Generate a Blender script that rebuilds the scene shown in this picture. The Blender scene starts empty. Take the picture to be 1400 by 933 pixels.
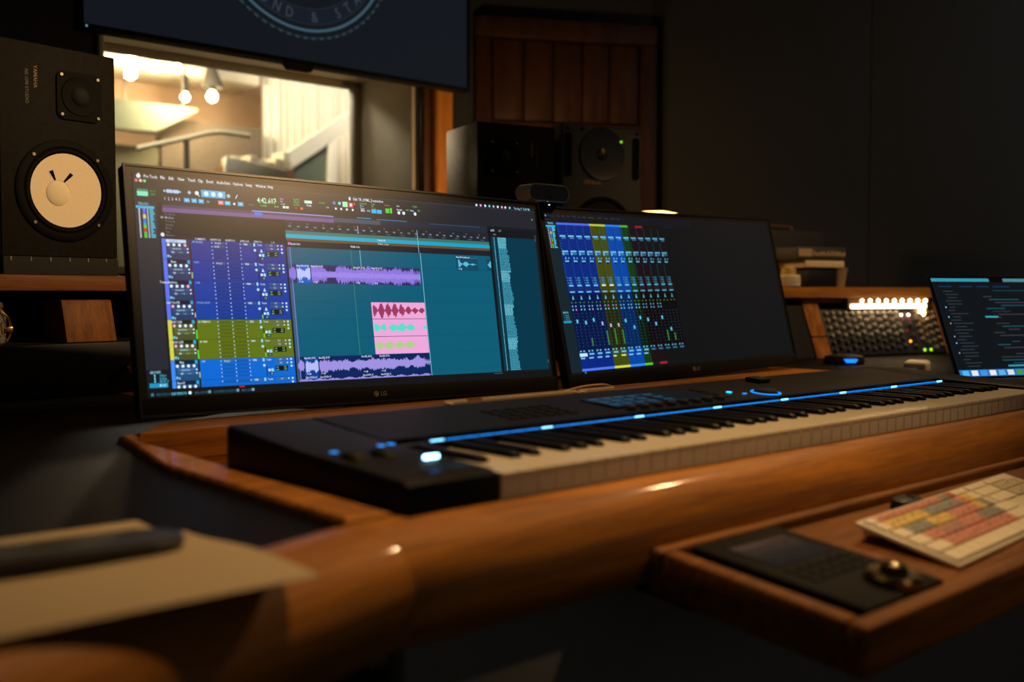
import bpy, bmesh, math, random
from mathutils import Vector, Matrix
from math import sin, cos, pi, radians as R

random.seed(4)
SC = bpy.context.scene
COL = SC.collection

# ------------------------------------------------------------------ camera, world, light
cam_d = bpy.data.cameras.new('camera')
cam = bpy.data.objects.new('camera', cam_d)
COL.objects.link(cam)
cam.location = (-0.6247, -0.7117, 0.9436)
cam.rotation_euler = (R(90 - 2.56), 0, R(48.114 - 90))
cam_d.sensor_width = 36.0
cam_d.lens = 36.0 * 1420 / 1400
cam_d.clip_start = 0.02
cam_d.dof.use_dof = True
cam_d.dof.focus_distance = 1.86
cam_d.dof.aperture_fstop = 2.7
SC.camera = cam

world = bpy.data.worlds.new('world')
SC.world = world
world.use_nodes = True
world.node_tree.nodes['Background'].inputs[0].default_value = (1.0, 0.93, 0.85, 1)
world.node_tree.nodes['Background'].inputs[1].default_value = 0.06

SC.view_settings.view_transform = 'Standard'
SC.view_settings.look = 'None'
SC.view_settings.exposure = 0.0
SC.view_settings.gamma = 1.0
SC.view_settings.use_curve_mapping = False

WARM = (1.0, 0.62, 0.29)


def lamp(name, kind, loc, energy, color, target=None, size=0.05, spot=None, blend=0.8, size_y=None):
    d = bpy.data.lights.new(name, kind)
    d.energy = energy
    d.color = color
    if kind == 'AREA':
        d.shape = 'RECTANGLE'
        d.size = size
        d.size_y = size_y or size
    else:
        d.shadow_soft_size = size
    if kind == 'SPOT':
        d.spot_size = R(spot)
        d.spot_blend = blend
    o = bpy.data.objects.new(name, d)
    COL.objects.link(o)
    o.location = loc
    if target is not None:
        o.rotation_euler = (Vector(target) - Vector(loc)).to_track_quat('-Z', 'Y').to_euler()
    return o


# warm unseen ceiling spots of the control room, some read off bar streaks
lamp('unseen_spot', 'SPOT', (1.98, 0.42, 2.22), 42, WARM, (0.90, -0.05, 0.75), 0.04, 112, 1.0)
lamp('unseen_spot', 'SPOT', (0.22, 0.22, 2.25), 58, WARM, (0.12, 0.02, 0.75), 0.04, 62, 1.0)
lamp('unseen_spot', 'SPOT', (1.30, -0.86, 2.30), 235, WARM, (0.03, 1.22, 1.20), 0.04, 26, 1.0)
lamp('unseen_spot', 'SPOT', (2.15, -0.45, 2.30), 60, WARM, (1.98, 0.84, 0.92), 0.04, 50, 1.0)  # added spot, brightens the things on the right shelf
lamp('unseen_spot', 'SPOT', (0.95, -1.30, 2.30), 30, WARM, (0.55, 0.06, 0.82), 0.04, 38, 1.0)  # added frontal fill for the white key fronts
# added unseen spot, a faint neutral fill lifting the dark side wall
lamp('wall_fill', 'SPOT', (2.2, -1.5, 2.35), 48, (1.0, 0.98, 0.93), (3.45, 0.2, 1.6), 0.1, 85, 1.0)
# the live room behind the glass
lamp('live_room_light', 'AREA', (1.05, 3.30, 2.40), 75, (1.0, 0.91, 0.72), (1.45, 2.2, 1.35), 1.0, size_y=0.6)
lamp('live_room_light', 'AREA', (2.60, 3.95, 2.42), 13, (1.0, 0.92, 0.76), (2.60, 4.45, 1.4), 0.6, size_y=0.3)


# ------------------------------------------------------------------ helpers
def lin(c):
    return tuple(((x / 255) / 12.92 if x / 255 <= 0.04045 else ((x / 255 + 0.055) / 1.055) ** 2.4) for x in c)


MATS = {}


def mat(name, col, rough=0.5, metal=0.0, emit=None, es=1.0, noise=0.0, nscale=40.0, bump=0.0, spec=0.5, coat=0.0):
    """plain procedural material: colour varied by a noise texture, optional fine bump"""
    if name in MATS:
        return MATS[name]
    m = bpy.data.materials.new(name)
    m.use_nodes = True
    nt = m.node_tree
    b = nt.nodes['Principled BSDF']
    c = lin(col)
    b.inputs['Base Color'].default_value = (*c, 1)
    b.inputs['Roughness'].default_value = rough
    b.inputs['Metallic'].default_value = metal
    b.inputs['Specular IOR Level'].default_value = spec
    b.inputs['Coat Weight'].default_value = coat
    if emit is not None:
        b.inputs['Emission Color'].default_value = (*lin(emit), 1)
        b.inputs['Emission Strength'].default_value = es
    if noise or bump:
        tc = nt.nodes.new('ShaderNodeTexCoord')
        nz = nt.nodes.new('ShaderNodeTexNoise')
        nz.inputs['Scale'].default_value = nscale
        nz.inputs['Detail'].default_value = 4
        nt.links.new(tc.outputs['Object'], nz.inputs['Vector'])
        if noise:
            r = nt.nodes.new('ShaderNodeValToRGB')
            r.color_ramp.elements[0].position = 0.3
            r.color_ramp.elements[1].position = 0.7
            r.color_ramp.elements[0].color = (*[x * (1 - noise) for x in c], 1)
            r.color_ramp.elements[1].color = (*[min(1, x * (1 + noise)) for x in c], 1)
            nt.links.new(nz.outputs['Fac'], r.inputs['Fac'])
            nt.links.new(r.outputs['Color'], b.inputs['Base Color'])
        if bump:
            bp = nt.nodes.new('ShaderNodeBump')
            bp.inputs['Strength'].default_value = bump
            bp.inputs['Distance'].default_value = 0.001
            nt.links.new(nz.outputs['Fac'], bp.inputs['Height'])
            nt.links.new(bp.outputs['Normal'], b.inputs['Normal'])
    MATS[name] = m
    return m


def wood(name, dark, light, rough=0.35, scale=(1.5, 22, 22), coat=0.0):
    if name in MATS:
        return MATS[name]
    m = bpy.data.materials.new(name)
    m.use_nodes = True
    nt = m.node_tree
    b = nt.nodes['Principled BSDF']
    tc = nt.nodes.new('ShaderNodeTexCoord')
    mp = nt.nodes.new('ShaderNodeMapping')
    mp.inputs['Scale'].default_value = scale
    n1 = nt.nodes.new('ShaderNodeTexNoise')
    n1.inputs['Scale'].default_value = 2.2
    n1.inputs['Detail'].default_value = 7
    n1.inputs['Roughness'].default_value = 0.62
    n1.inputs['Distortion'].default_value = 0.6
    n2 = nt.nodes.new('ShaderNodeTexNoise')
    n2.inputs['Scale'].default_value = 14
    n2.inputs['Detail'].default_value = 3
    mx = nt.nodes.new('ShaderNodeMath')
    mx.operation = 'MULTIPLY_ADD'
    mx.inputs[1].default_value = 0.3
    r = nt.nodes.new('ShaderNodeValToRGB')
    r.color_ramp.elements[0].position = 0.42
    r.color_ramp.elements[1].position = 0.82
    r.color_ramp.elements[0].color = (*lin(dark), 1)
    r.color_ramp.elements[1].color = (*lin(light), 1)
    nt.links.new(tc.outputs['Object'], mp.inputs['Vector'])
    nt.links.new(mp.outputs['Vector'], n1.inputs['Vector'])
    nt.links.new(mp.outputs['Vector'], n2.inputs['Vector'])
    nt.links.new(n2.outputs['Fac'], mx.inputs[0])
    nt.links.new(n1.outputs['Fac'], mx.inputs[2])
    nt.links.new(mx.outputs[0], r.inputs['Fac'])
    nt.links.new(r.outputs['Color'], b.inputs['Base Color'])
    b.inputs['Roughness'].default_value = rough
    b.inputs['Specular IOR Level'].default_value = 0.22
    b.inputs['Coat Weight'].default_value = coat
    b.inputs['Coat Roughness'].default_value = 0.09
    MATS[name] = m
    return m


def glow(name, col, strength):
    """a lit lamp or LED"""
    if name in MATS:
        return MATS[name]
    m = bpy.data.materials.new(name)
    m.use_nodes = True
    b = m.node_tree.nodes['Principled BSDF']
    b.inputs['Base Color'].default_value = (*lin(col), 1)
    b.inputs['Emission Color'].default_value = (*lin(col), 1)
    b.inputs['Emission Strength'].default_value = strength
    MATS[name] = m
    return m


def screen_mat(name, rough, spec, strength=1.0):
    """display surface: emits the colours stored on its picture mesh, with a matte or glossy coating"""
    m = bpy.data.materials.new(name)
    m.use_nodes = True
    nt = m.node_tree
    b = nt.nodes['Principled BSDF']
    a = nt.nodes.new('ShaderNodeAttribute')
    a.attribute_name = 'Col'
    b.inputs['Base Color'].default_value = (0.004, 0.004, 0.004, 1)
    b.inputs['Roughness'].default_value = rough
    b.inputs['Specular IOR Level'].default_value = spec
    nt.links.new(a.outputs['Color'], b.inputs['Emission Color'])
    b.inputs['Emission Strength'].default_value = strength
    MATS[name] = m
    return m


BLACK = mat('black_plastic', (22, 22, 23), 0.5, noise=0.1, spec=0.3)
MATTE = mat('matte_black', (24, 23, 22), 0.8, noise=0.15, bump=0.1, spec=0.3)
SATIN = mat('satin_black_metal', (20, 20, 21), 0.55, noise=0.08, spec=0.25)
GLOSSB = mat('gloss_black', (16, 16, 18), 0.12)
GREY = mat('grey_metal', (120, 116, 108), 0.35, 0.8)
SILVER = mat('silver_metal', (170, 164, 152), 0.28, 1.0)
GOLD = mat('brass_metal', (190, 150, 80), 0.3, 1.0)
OAK = wood('varnished_oak', (120, 70, 18), (192, 124, 40), 0.55, coat=0.2)
OAK2 = wood('tray_walnut', (66, 38, 12), (142, 88, 30), 0.65, (1.6, 30, 30))
OAKV = wood('upright_oak', (112, 64, 24), (190, 122, 58), 0.42, (24, 24, 1.6))
PANELW = wood('wall_board_wood', (44, 24, 13), (70, 41, 22), 0.5, (18, 18, 1.4))
CREAM = mat('cream_plastic', (226, 216, 190), 0.42, noise=0.03)


def empty(name, loc=(0, 0, 0), rot=None, matrix=None):
    o = bpy.data.objects.new(name, None)
    o.empty_display_size = 0.05
    COL.objects.link(o)
    if matrix is not None:
        o.matrix_world = matrix
    else:
        o.location = loc
        if rot:
            o.rotation_euler = rot
    return o


def tag(o, label=None, cat=None, group=None, kind=None):
    if label:
        o['label'] = label
    if cat:
        o['category'] = cat
    if group:
        o['group'] = group
    if kind:
        o['kind'] = kind
    return o


def thing(name, label, cat, loc=(0, 0, 0), rot=None, group=None, matrix=None):
    return tag(empty(name, loc, rot, matrix), label, cat, group)


def mesh_of(name, bm, m, ang=35):
    me = bpy.data.meshes.new(name)
    bmesh.ops.recalc_face_normals(bm, faces=bm.faces[:])
    bm.to_mesh(me)
    bm.free()
    for p in me.polygons:
        p.use_smooth = True
    me.set_sharp_from_angle(angle=R(ang))
    if m:
        me.materials.append(m)
    return me


def obj(name, bm, m, parent=None, loc=None, rot=None):
    o = bpy.data.objects.new(name, mesh_of(name, bm, m))
    COL.objects.link(o)
    o.parent = parent
    if loc:
        o.location = loc
    if rot:
        o.rotation_euler = rot
    return o


def inst(name, me, parent, loc, rot=None):
    o = bpy.data.objects.new(name, me)
    COL.objects.link(o)
    o.parent = parent
    o.location = loc
    if rot:
        o.rotation_euler = rot
    return o


def B():
    return bmesh.new()


def box(bm, x0, x1, y0, y1, z0, z1, bev=0.0, seg=2, mtx=None):
    r = bmesh.ops.create_cube(bm, size=1.0)
    vs = r['verts']
    for v in vs:
        v.co = Vector(((x0 + x1) / 2 + v.co.x * (x1 - x0), (y0 + y1) / 2 + v.co.y * (y1 - y0), (z0 + z1) / 2 + v.co.z * (z1 - z0)))
    if mtx is not None:
        for v in vs:
            v.co = mtx @ v.co
    if bev:
        es = list({e for v in vs for e in v.link_edges})
        bmesh.ops.bevel(bm, geom=es, offset=bev, segments=seg, profile=0.5, affect='EDGES')
    return bm


def prism(bm, poly, a0, a1, axis='z', bev=0.0):
    """extrude a 2-D outline: axis z -> (x,y) outline, y -> (x,z), x -> (y,z)"""
    def P(p, a):
        if axis == 'z':
            return (p[0], p[1], a)
        if axis == 'y':
            return (p[0], a, p[1])
        return (a, p[0], p[1])
    lo = [bm.verts.new(P(p, a0)) for p in poly]
    hi = [bm.verts.new(P(p, a1)) for p in poly]
    n = len(poly)
    bm.faces.new(lo[::-1])
    bm.faces.new(hi)
    for i in range(n):
        bm.faces.new((lo[i], lo[(i + 1) % n], hi[(i + 1) % n], hi[i]))
    if bev:
        es = list({e for v in hi for e in v.link_edges if e.other_vert(v) in hi})
        bmesh.ops.bevel(bm, geom=es, offset=bev, segments=2, profile=0.5, affect='EDGES')
    return bm


def ring(bm, c, ax, r, seg):
    ax = Vector(ax).normalized()
    t = ax.orthogonal().normalized()
    s = ax.cross(t)
    return [bm.verts.new(Vector(c) + (t * cos(2 * pi * i / seg) + s * sin(2 * pi * i / seg)) * r) for i in range(seg)]


def lathe(bm, prof, c=(0, 0, 0), ax=(0, 0, 1), seg=24, cap=(True, True)):
    """profile of (radius, height along ax)"""
    ax = Vector(ax).normalized()
    rs = [ring(bm, Vector(c) + ax * h, ax, max(r, 1e-5), seg) for r, h in prof]
    for a, b in zip(rs, rs[1:]):
        for i in range(seg):
            bm.faces.new((a[i], a[(i + 1) % seg], b[(i + 1) % seg], b[i]))
    if cap[0]:
        bm.faces.new(rs[0][::-1])
    if cap[1]:
        bm.faces.new(rs[-1])
    return bm


def cyl(bm, p0, p1, r0, r1=None, seg=16):
    d = Vector(p1) - Vector(p0)
    return lathe(bm, [(r0, 0), (r1 if r1 is not None else r0, d.length)], p0, d, seg)


def tube(bm, pts, r, seg=8):
    pts = [Vector(p) for p in pts]
    rs = []
    t0 = None
    for i, p in enumerate(pts):
        d = (pts[min(i + 1, len(pts) - 1)] - pts[max(i - 1, 0)]).normalized()
        if t0 is None:
            t0 = d.orthogonal().normalized()
        t0 = (t0 - d * t0.dot(d)).normalized()
        s = d.cross(t0)
        rs.append([bm.verts.new(p + (t0 * cos(2 * pi * k / seg) + s * sin(2 * pi * k / seg)) * r) for k in range(seg)])
    for a, b in zip(rs, rs[1:]):
        for i in range(seg):
            bm.faces.new((a[i], a[(i + 1) % seg], b[(i + 1) % seg], b[i]))
    bm.faces.new(rs[0][::-1])
    bm.faces.new(rs[-1])
    return bm


def curve_pts(ctrl, n=8):
    """Catmull-Rom through control points"""
    c = [Vector(p) for p in ctrl]
    c = [c[0] * 2 - c[1]] + c + [c[-1] * 2 - c[-2]]
    out = []
    for i in range(1, len(c) - 2):
        for k in range(n):
            t = k / n
            out.append(0.5 * (2 * c[i] + (c[i + 1] - c[i - 1]) * t + (2 * c[i - 1] - 5 * c[i] + 4 * c[i + 1] - c[i + 2]) * t * t + (3 * c[i] - c[i - 1] - 3 * c[i + 1] + c[i + 2]) * t ** 3))
    out.append(c[-2])
    return out


def stadium(w, h, r, n=6):
    """rounded rectangle outline centred at 0"""
    out = []
    for cx, cy, a in ((w / 2 - r, h / 2 - r, 0), (-w / 2 + r, h / 2 - r, 90), (-w / 2 + r, -h / 2 + r, 180), (w / 2 - r, -h / 2 + r, 270)):
        for k in range(n + 1):
            t = R(a + 90 * k / n)
            out.append((cx + r * cos(t), cy + r * sin(t)))
    return out


TXT = {}


def glyphs(body, res=2):
    """triangulated outline of a text set in the built-in font: height-1 capitals roughly, starts at x=0"""
    if body in TXT:
        return TXT[body]
    cu = bpy.data.curves.new('lettering', 'FONT')
    cu.body = body
    cu.resolution_u = res
    cu.size = 1.0
    cu.offset = 0.012
    o = bpy.data.objects.new('lettering', cu)
    me = bpy.data.meshes.new_from_object(o)
    me.calc_loop_triangles()
    vs = [tuple(v.co) for v in me.vertices]
    fs = [tuple(t.vertices) for t in me.loop_triangles]
    w = max((v[0] for v in vs), default=0.5)
    bpy.data.objects.remove(o)
    bpy.data.curves.remove(cu)
    bpy.data.meshes.remove(me)
    TXT[body] = (vs, fs, w)
    return TXT[body]


def lettering(name, body, size, m, parent, mtx, center=True):
    """flat printed lettering: text in the x-y plane of mtx"""
    vs, fs, w = glyphs(body, 3)
    bm = B()
    k = size
    vv = [bm.verts.new(mtx @ Vector(((v[0] - (w / 2 if center else 0)) * k, (v[1] - (0.35 if center else 0)) * k, 0))) for v in vs]
    for f in fs:
        try:
            bm.faces.new([vv[i] for i in f])
        except ValueError:
            pass
    return obj(name, bm, m, parent)


class UI:
    """picture of a display: flat coloured shapes in u (right 0..1), v (down 0..1)"""

    def __init__(s, W, H):
        s.W, s.H = W, H
        s.v, s.f, s.c = [], [], []

    def poly(s, pts, col, layer=1):
        n = len(s.v)
        c = lin(col)
        for u, v in pts:
            s.v.append((u * s.W, -0.00012 * layer, (1 - v) * s.H))
        s.f.append(tuple(range(n, n + len(pts))))
        s.c.append(c)

    def rect(s, u0, v0, u1, v1, col, layer=1):
        s.poly(((u0, v1), (u1, v1), (u1, v0), (u0, v0)), col, layer)

    def dot(s, u, v, r, col, layer=3, n=8):
        k = s.W / s.H
        s.poly([(u + r * cos(2 * pi * i / n), v + r * k * sin(2 * pi * i / n)) for i in range(n)], col, layer)

    def text(s, u, v, h, body, col, layer=3):
        """h = capital height as a fraction of the display height, (u, v) = left end, middle line"""
        vs, fs, w = glyphs(body, 1)
        k = h / 0.7
        ku = 0.78 * k * s.H / s.W
        c = lin(col)
        n = len(s.v)
        for p in vs:
            s.v.append(((u + p[0] * ku) * s.W, -0.00012 * layer, (1 - (v + h / 2 - p[1] * k)) * s.H))
        for t in fs:
            s.f.append(tuple(n + i for i in t))
            s.c.append(c)

    def wave(s, u0, u1, v0, v1, n, env, col, rnd, layer=3, base=0.5):
        """audio waveform drawn as a ribbon of narrow peaks"""
        vm = v0 + (v1 - v0) * base
        pu, pt, pb = None, None, None
        for i in range(n + 1):
            t = i / n
            a = env(t) * (0.42 + 0.58 * rnd.random() ** 0.6)
            b = env(t) * (0.42 + 0.58 * rnd.random() ** 0.6)
            u = u0 + (u1 - u0) * t
            tt, bb = vm - a * (vm - v0), vm + b * (v1 - vm)
            if pu is not None:
                s.poly(((pu, pb), (u, bb), (u, tt), (pu, pt)), col, layer)
            pu, pt, pb = u, tt, bb

    def build(s, name, m, parent):
        me = bpy.data.meshes.new(name)
        me.from_pydata(s.v, [], s.f)
        a = me.color_attributes.new('Col', 'FLOAT_COLOR', 'CORNER')
        i = 0
        for p, c in zip(me.polygons, s.c):
            for _ in range(p.loop_total):
                a.data[i].color = (*c, 1)
                i += 1
        me.materials.append(m)
        o = bpy.data.objects.new(name, me)
        COL.objects.link(o)
        o.parent = parent
        return o


def copy_tree(o, parent=None):
    c = o.copy()
    COL.objects.link(c)
    c.parent = parent
    for ch in list(o.children):
        copy_tree(ch, c)
    return c


# ------------------------------------------------------------------ room shell
PLASTER = mat('cream_plaster', (206, 196, 168), 0.8, noise=0.05, nscale=12, bump=0.15)
DARKW = mat('dark_wall_fabric', (44, 43, 41), 0.9, noise=0.12, nscale=60, bump=0.2)
CEILM = mat('dark_ceiling_paint', (58, 53, 46), 0.9, noise=0.08, nscale=8)

o = obj('floor', box(B(), -4, 6, -4, 7, -0.05, 0), mat('grey_carpet', (40, 38, 36), 0.95, noise=0.2, nscale=200, bump=0.3))
tag(o, kind='structure')
o = obj('ceiling', box(B(), -4, 6, -4, 7, 2.45, 2.5), CEILM)
tag(o, kind='structure')

bm = B()
WX0, WX1, WZ0, WZ1 = 0.42, 1.458, 1.0, 1.70
box(bm, -4, WX0, 2.1, 2.4, 0, 2.45)
box(bm, WX1, 1.80, 2.1, 2.4, 0, 2.45)
box(bm, WX0, WX1, 2.1, 2.4, 0, WZ0)
box(bm, WX0, WX1, 2.1, 2.4, WZ1, 2.45)
tag(obj('wall_back', bm, DARKW), kind='structure')

# window to the live room: plaster reveals, inner stop, pane
win = tag(empty('window_1', (0, 0, 0)), kind='structure')
obj('jamb', box(B(), WX1 - 0.014, WX1, 2.092, 2.47, WZ0, WZ1, 0.003), PLASTER, win)
obj('jamb', box(B(), WX0, WX0 + 0.014, 2.092, 2.47, WZ0, WZ1, 0.003), PLASTER, win)
obj('head_lining', box(B(), WX0 + 0.015, WX1 - 0.015, 2.092, 2.47, WZ1 - 0.014, WZ1, 0.003), PLASTER, win)
obj('sill', box(B(), WX0 + 0.015, WX1 - 0.015, 2.07, 2.47, WZ0, WZ0 + 0.02, 0.003), PLASTER, win)
SW = mat('window_stop_paint', (150, 140, 116), 0.6, noise=0.04)
obj('glazing_stop', box(B(), WX1 - 0.045, WX1 - 0.0145, 2.385, 2.425, WZ0 + 0.02, WZ1 - 0.014, 0.004), SW, win)
obj('glazing_stop', box(B(), WX0 + 0.0145, WX0 + 0.045, 2.385, 2.425, WZ0 + 0.02, WZ1 - 0.014, 0.004), SW, win)
obj('glazing_stop', box(B(), WX0 + 0.045, WX1 - 0.045, 2.385, 2.425, WZ1 - 0.036, WZ1 - 0.0145, 0.004), SW, win)
gm = bpy.data.materials.new('window_glass')
gm.use_nodes = True
nt = gm.node_tree
nt.nodes.remove(nt.nodes['Principled BSDF'])
tr = nt.nodes.new('ShaderNodeBsdfTransparent')
gl = nt.nodes.new('ShaderNodeBsdfGlossy')
gl.inputs['Roughness'].default_value = 0.02
lw = nt.nodes.new('ShaderNodeFresnel')
lw.inputs['IOR'].default_value = 1.45
mx = nt.nodes.new('ShaderNodeMixShader')
nt.links.new(lw.outputs[0], mx.inputs[0])
nt.links.new(tr.outputs[0], mx.inputs[1])
nt.links.new(gl.outputs[0], mx.inputs[2])
nt.links.new(mx.outputs[0], nt.nodes['Material Output'].inputs['Surface'])
obj('pane', box(B(), WX0 + 0.03, WX1 - 0.03, 2.402, 2.408, WZ0 + 0.02, WZ1 - 0.02), gm, win)

# wooden post between window and the panelled wall
post = tag(empty('trim_1', (0, 0, 0)), kind='structure')
obj('moulding', box(B(), 1.482, 1.512, 2.075, 2.1, 0.6, 2.45, 0.004), wood('dark_moulding', (60, 36, 18), (96, 58, 28), 0.5, (24, 24, 1.5)), post)
obj('moulding', box(B(), 1.512, 1.585, 2.045, 2.1, 0.6, 2.45, 0.012, 3), wood('golden_oak', (176, 104, 34), (214, 140, 54), 0.5, (24, 24, 1.6)), post)

# splayed wall of framed wooden boards to the right of the window
yaw = R(-29)
wr = tag(empty('wall_right', (1.725, 2.1, 0), (0, 0, yaw)), kind='structure')
obj('backing', box(B(), -0.02, 0.72, 0.02, 0.09, 0, 2.45), DARKW, wr)
for s0, s1 in ((-0.005, 0.056), (0.604, 0.665)):
    obj('stile', box(B(), s0, s1, -0.02, 0.02, 0.3, 1.84, 0.004), PANELW, wr)
for z0, z1 in ((1.842, 1.913), (1.500, 1.553), (0.30, 0.36)):
    obj('rail', box(B(), 0.057 if z1 < 1.8 else -0.005, 0.603 if z1 < 1.8 else 0.665, -0.02, 0.02, z0, z1, 0.004), PANELW, wr)
cuts = [0.060, 0.171, 0.280, 0.388, 0.489, 0.600]
for z0, z1 in ((1.557, 1.838), (0.364, 1.496)):
    for a, b in zip(cuts, cuts[1:]):
        obj('board', box(B(), a + 0.003, b - 0.003, -0.006, 0.018, z0, z1, 0.004), PANELW, wr)
wf = tag(empty('wall_side', (1.725 + 0.70 * cos(yaw), 2.1 + 0.70 * sin(yaw), 0), (0, 0, R(-58))), kind='structure')
obj('backing', box(B(), 0.0, 4.2, 0.0, 0.08, 0, 2.45), DARKW, wf)
for k in range(6):
    obj('acoustic_panel', box(B(), 0.02 + k * 0.69, 0.708 + k * 0.69, -0.05, -0.002, 0.02, 2.44, 0.002), mat('charcoal_fabric', (46, 45, 43), 0.95, noise=0.15, nscale=150, bump=0.3), wf)

# ------------------------------------------------------------------ live room behind the glass
LW = mat('tan_wall_paint', (196, 164, 132), 0.8, noise=0.06, nscale=6)
tag(obj('wall_live_back', box(B(), -1, 4.6, 4.95, 5.05, 0, 2.45), LW), kind='structure')
tag(obj('wall_live_left', box(B(), -1.05, -0.95, 2.4, 5.0, 0, 2.45), LW), kind='structure')
tag(obj('wall_live_right', box(B(), 4.6, 4.7, 2.4, 5.0, 0, 2.45), LW), kind='structure')
o = tag(empty('trim_2'), kind='structure')
obj('beam', box(B(), 0.2, 2.22, 4.55, 4.90, 2.10, 2.2, 0.01), mat('cream_paint', (232, 222, 196), 0.7, noise=0.04), o)
obj('rail', box(B(), 0.2, 2.22, 4.80, 4.945, 1.86, 1.90, 0.005), mat('grey_paint', (150, 140, 120), 0.7, noise=0.04), o)

gob = thing('acoustic_screen', 'tall grey brown acoustic screen standing behind the window glass', 'screen', (1.85, 4.55, 0))
GOBO = mat('grey_brown_fabric', (112, 98, 80), 0.95, noise=0.12, nscale=60, bump=0.2)
obj('panel', box(B(), -0.22, 0.36, -0.04, 0.04, 0.06, 1.86, 0.01), GOBO, gob)
obj('panel', box(B(), -0.62, -0.23, -0.04, 0.04, 0.06, 1.70, 0.01), mat('olive_fabric', (104, 100, 74), 0.95, noise=0.12, nscale=60, bump=0.2), gob)
for x in (-0.55, 0.30):
    obj('foot', box(B(), x - 0.03, x + 0.03, -0.2, 0.2, 0, 0.06, 0.01), MATTE, gob)
pan = thing('pale_panel', 'pale green sloping acoustic panel hung beside the lamps', 'panel', (1.50, 4.38, 1.80), (R(0), 0, 0))
bm = B()
prism(bm, [(-0.35, -0.05), (0.05, -0.04), (0.27, 0.085), (0.27, 0.10), (-0.35, 0.10)], 0.0, 0.05, 'y')
obj('board', bm, mat('pale_green_board', (126, 132, 106), 0.7, noise=0.05), pan)
obj('hanger', cyl(B(), (-0.1, 0.02, 0.10), (-0.1, 0.02, 0.65), 0.004), GREY, pan)
obj('hanger', cyl(B(), (0.2, 0.02, 0.10), (0.2, 0.02, 0.65), 0.004), GREY, pan)

# white curtain with pleats
bm = B()
n = 64
lo, hi = [], []
for i in range(n + 1):
    x = 2.27 + 0.72 * i / n
    y = 4.62 + 0.018 * sin(i * 1.45) + 0.006 * sin(i * 0.6)
    lo.append((x, y)), hi.append((x, y + 0.004))
prism(bm, lo + hi[::-1], 0.05, 2.20)
cur = thing('white_curtain', 'bright white pleated curtain hanging behind the window glass', 'curtain', (0, 0, 0))
obj('cloth', bm, mat('white_cloth', (250, 244, 226), 0.85, noise=0.03), cur)
obj('rod', cyl(B(), (2.2, 4.62, 2.22), (3.1, 4.62, 2.22), 0.014), GREY, cur)
obj('rod_bracket', box(B(), 2.24, 2.26, 4.62, 4.95, 2.21, 2.23), GREY, cur)
# white gabled frame in front of the curtain, rose drape beside it
fr = thing('gable_frame', 'white wooden frame with a sloping top in front of the curtain', 'frame', (0, 0, 0))
WHITEP = mat('white_paint', (236, 230, 212), 0.6, noise=0.03)
bm = B()
prism(bm, [(2.23, 1.60), (2.72, 1.93), (2.72, 2.03), (2.23, 1.70)], 4.30, 4.36, 'y', 0)
obj('sloping_rail', bm, WHITEP, fr)
obj('stile', box(B(), 2.23, 2.285, 4.30, 4.36, 0, 1.62, 0.004), WHITEP, fr)
obj('stile', box(B(), 2.50, 2.56, 4.30, 4.36, 0, 1.80, 0.004), WHITEP, fr)
bm = B()
prism(bm, [(2.285, 0.1), (2.50, 0.1), (2.50, 1.77), (2.285, 1.63)], 4.325, 4.335, 'y')
obj('panel', bm, mat('dusty_teal_board', (112, 122, 106), 0.7, noise=0.06), fr)
dr = thing('rose_drape', 'dusty rose padded panel standing beside the white frame', 'panel', (2.70, 4.20, 0))
ROSE = mat('rose_fabric', (150, 92, 90), 0.9, noise=0.08, nscale=30, bump=0.2)
obj('cushion', box(B(), -0.06, 0.14, -0.03, 0.03, 0.05, 1.70, 0.02, 3), ROSE, dr)
obj('cushion', box(B(), -0.05, 0.14, -0.03, 0.03, 1.715, 1.93, 0.02, 3), ROSE, dr)
obj('foot', box(B(), -0.06, 0.14, -0.1, 0.1, 0, 0.05, 0.01), MATTE, dr)

# microphone boom and a drum rug of small things
mb = thing('microphone_boom', 'pale microphone boom arm on a stand behind the glass', 'microphone stand', (1.35, 3.60, 0))
obj('pole', cyl(B(), (0, 0, 0.03), (0, 0, 1.61), 0.012), GREY, mb)
obj('boom_arm', tube(B(), curve_pts([(-0.22, 0, 1.555), (0.0, 0, 1.62), (0.14, 0, 1.66), (0.30, 0, 1.66)]), 0.011), mat('pale_metal', (200, 190, 160), 0.4, 0.3), mb)
obj('base', lathe(B(), [(0.15, 0), (0.15, 0.02), (0.02, 0.035)]), MATTE, mb)
st = thing('music_stand', 'white sheet board on a music stand behind the glass', 'music stand', (1.31, 3.20, 0))
obj('sheet_board', box(B(), -0.17, 0.11, 0.03, 0.04, 1.30, 1.50, 0.003, mtx=Matrix.Translation((0, 0, 0)) @ Matrix.Rotation(R(8), 4, 'Y')), WHITEP, st)
obj('pole', cyl(B(), (0.1, 0.06, 0.02), (0.1, 0.06, 1.36), 0.010), GREY, st)
obj('base', lathe(B(), [(0.13, 0), (0.13, 0.015), (0.02, 0.03)], (0.1, 0.06, 0)), MATTE, st)
sh = thing('storage_shelf', 'low brown shelf crowded with pale parcels behind the glass', 'shelf', (2.06, 4.25, 0))
obj('carcass', box(B(), -0.22, 0.14, -0.1, 0.1, 0, 1.60, 0.006), wood('shelf_wood', (92, 62, 38), (130, 92, 60), 0.6), sh)
for i in range(7):
    x = -0.2 + i * 0.048
    h = random.uniform(0.03, 0.10)
    p = obj('parcel', box(B(), x, x + 0.042, -0.07, 0.05, 1.601, 1.60 + h, 0.004), mat('parcel_%d' % (i % 3), [(206, 200, 170), (170, 160, 132), (190, 176, 150)][i % 3], 0.7, noise=0.1), None)
    p.parent = sh

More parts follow.
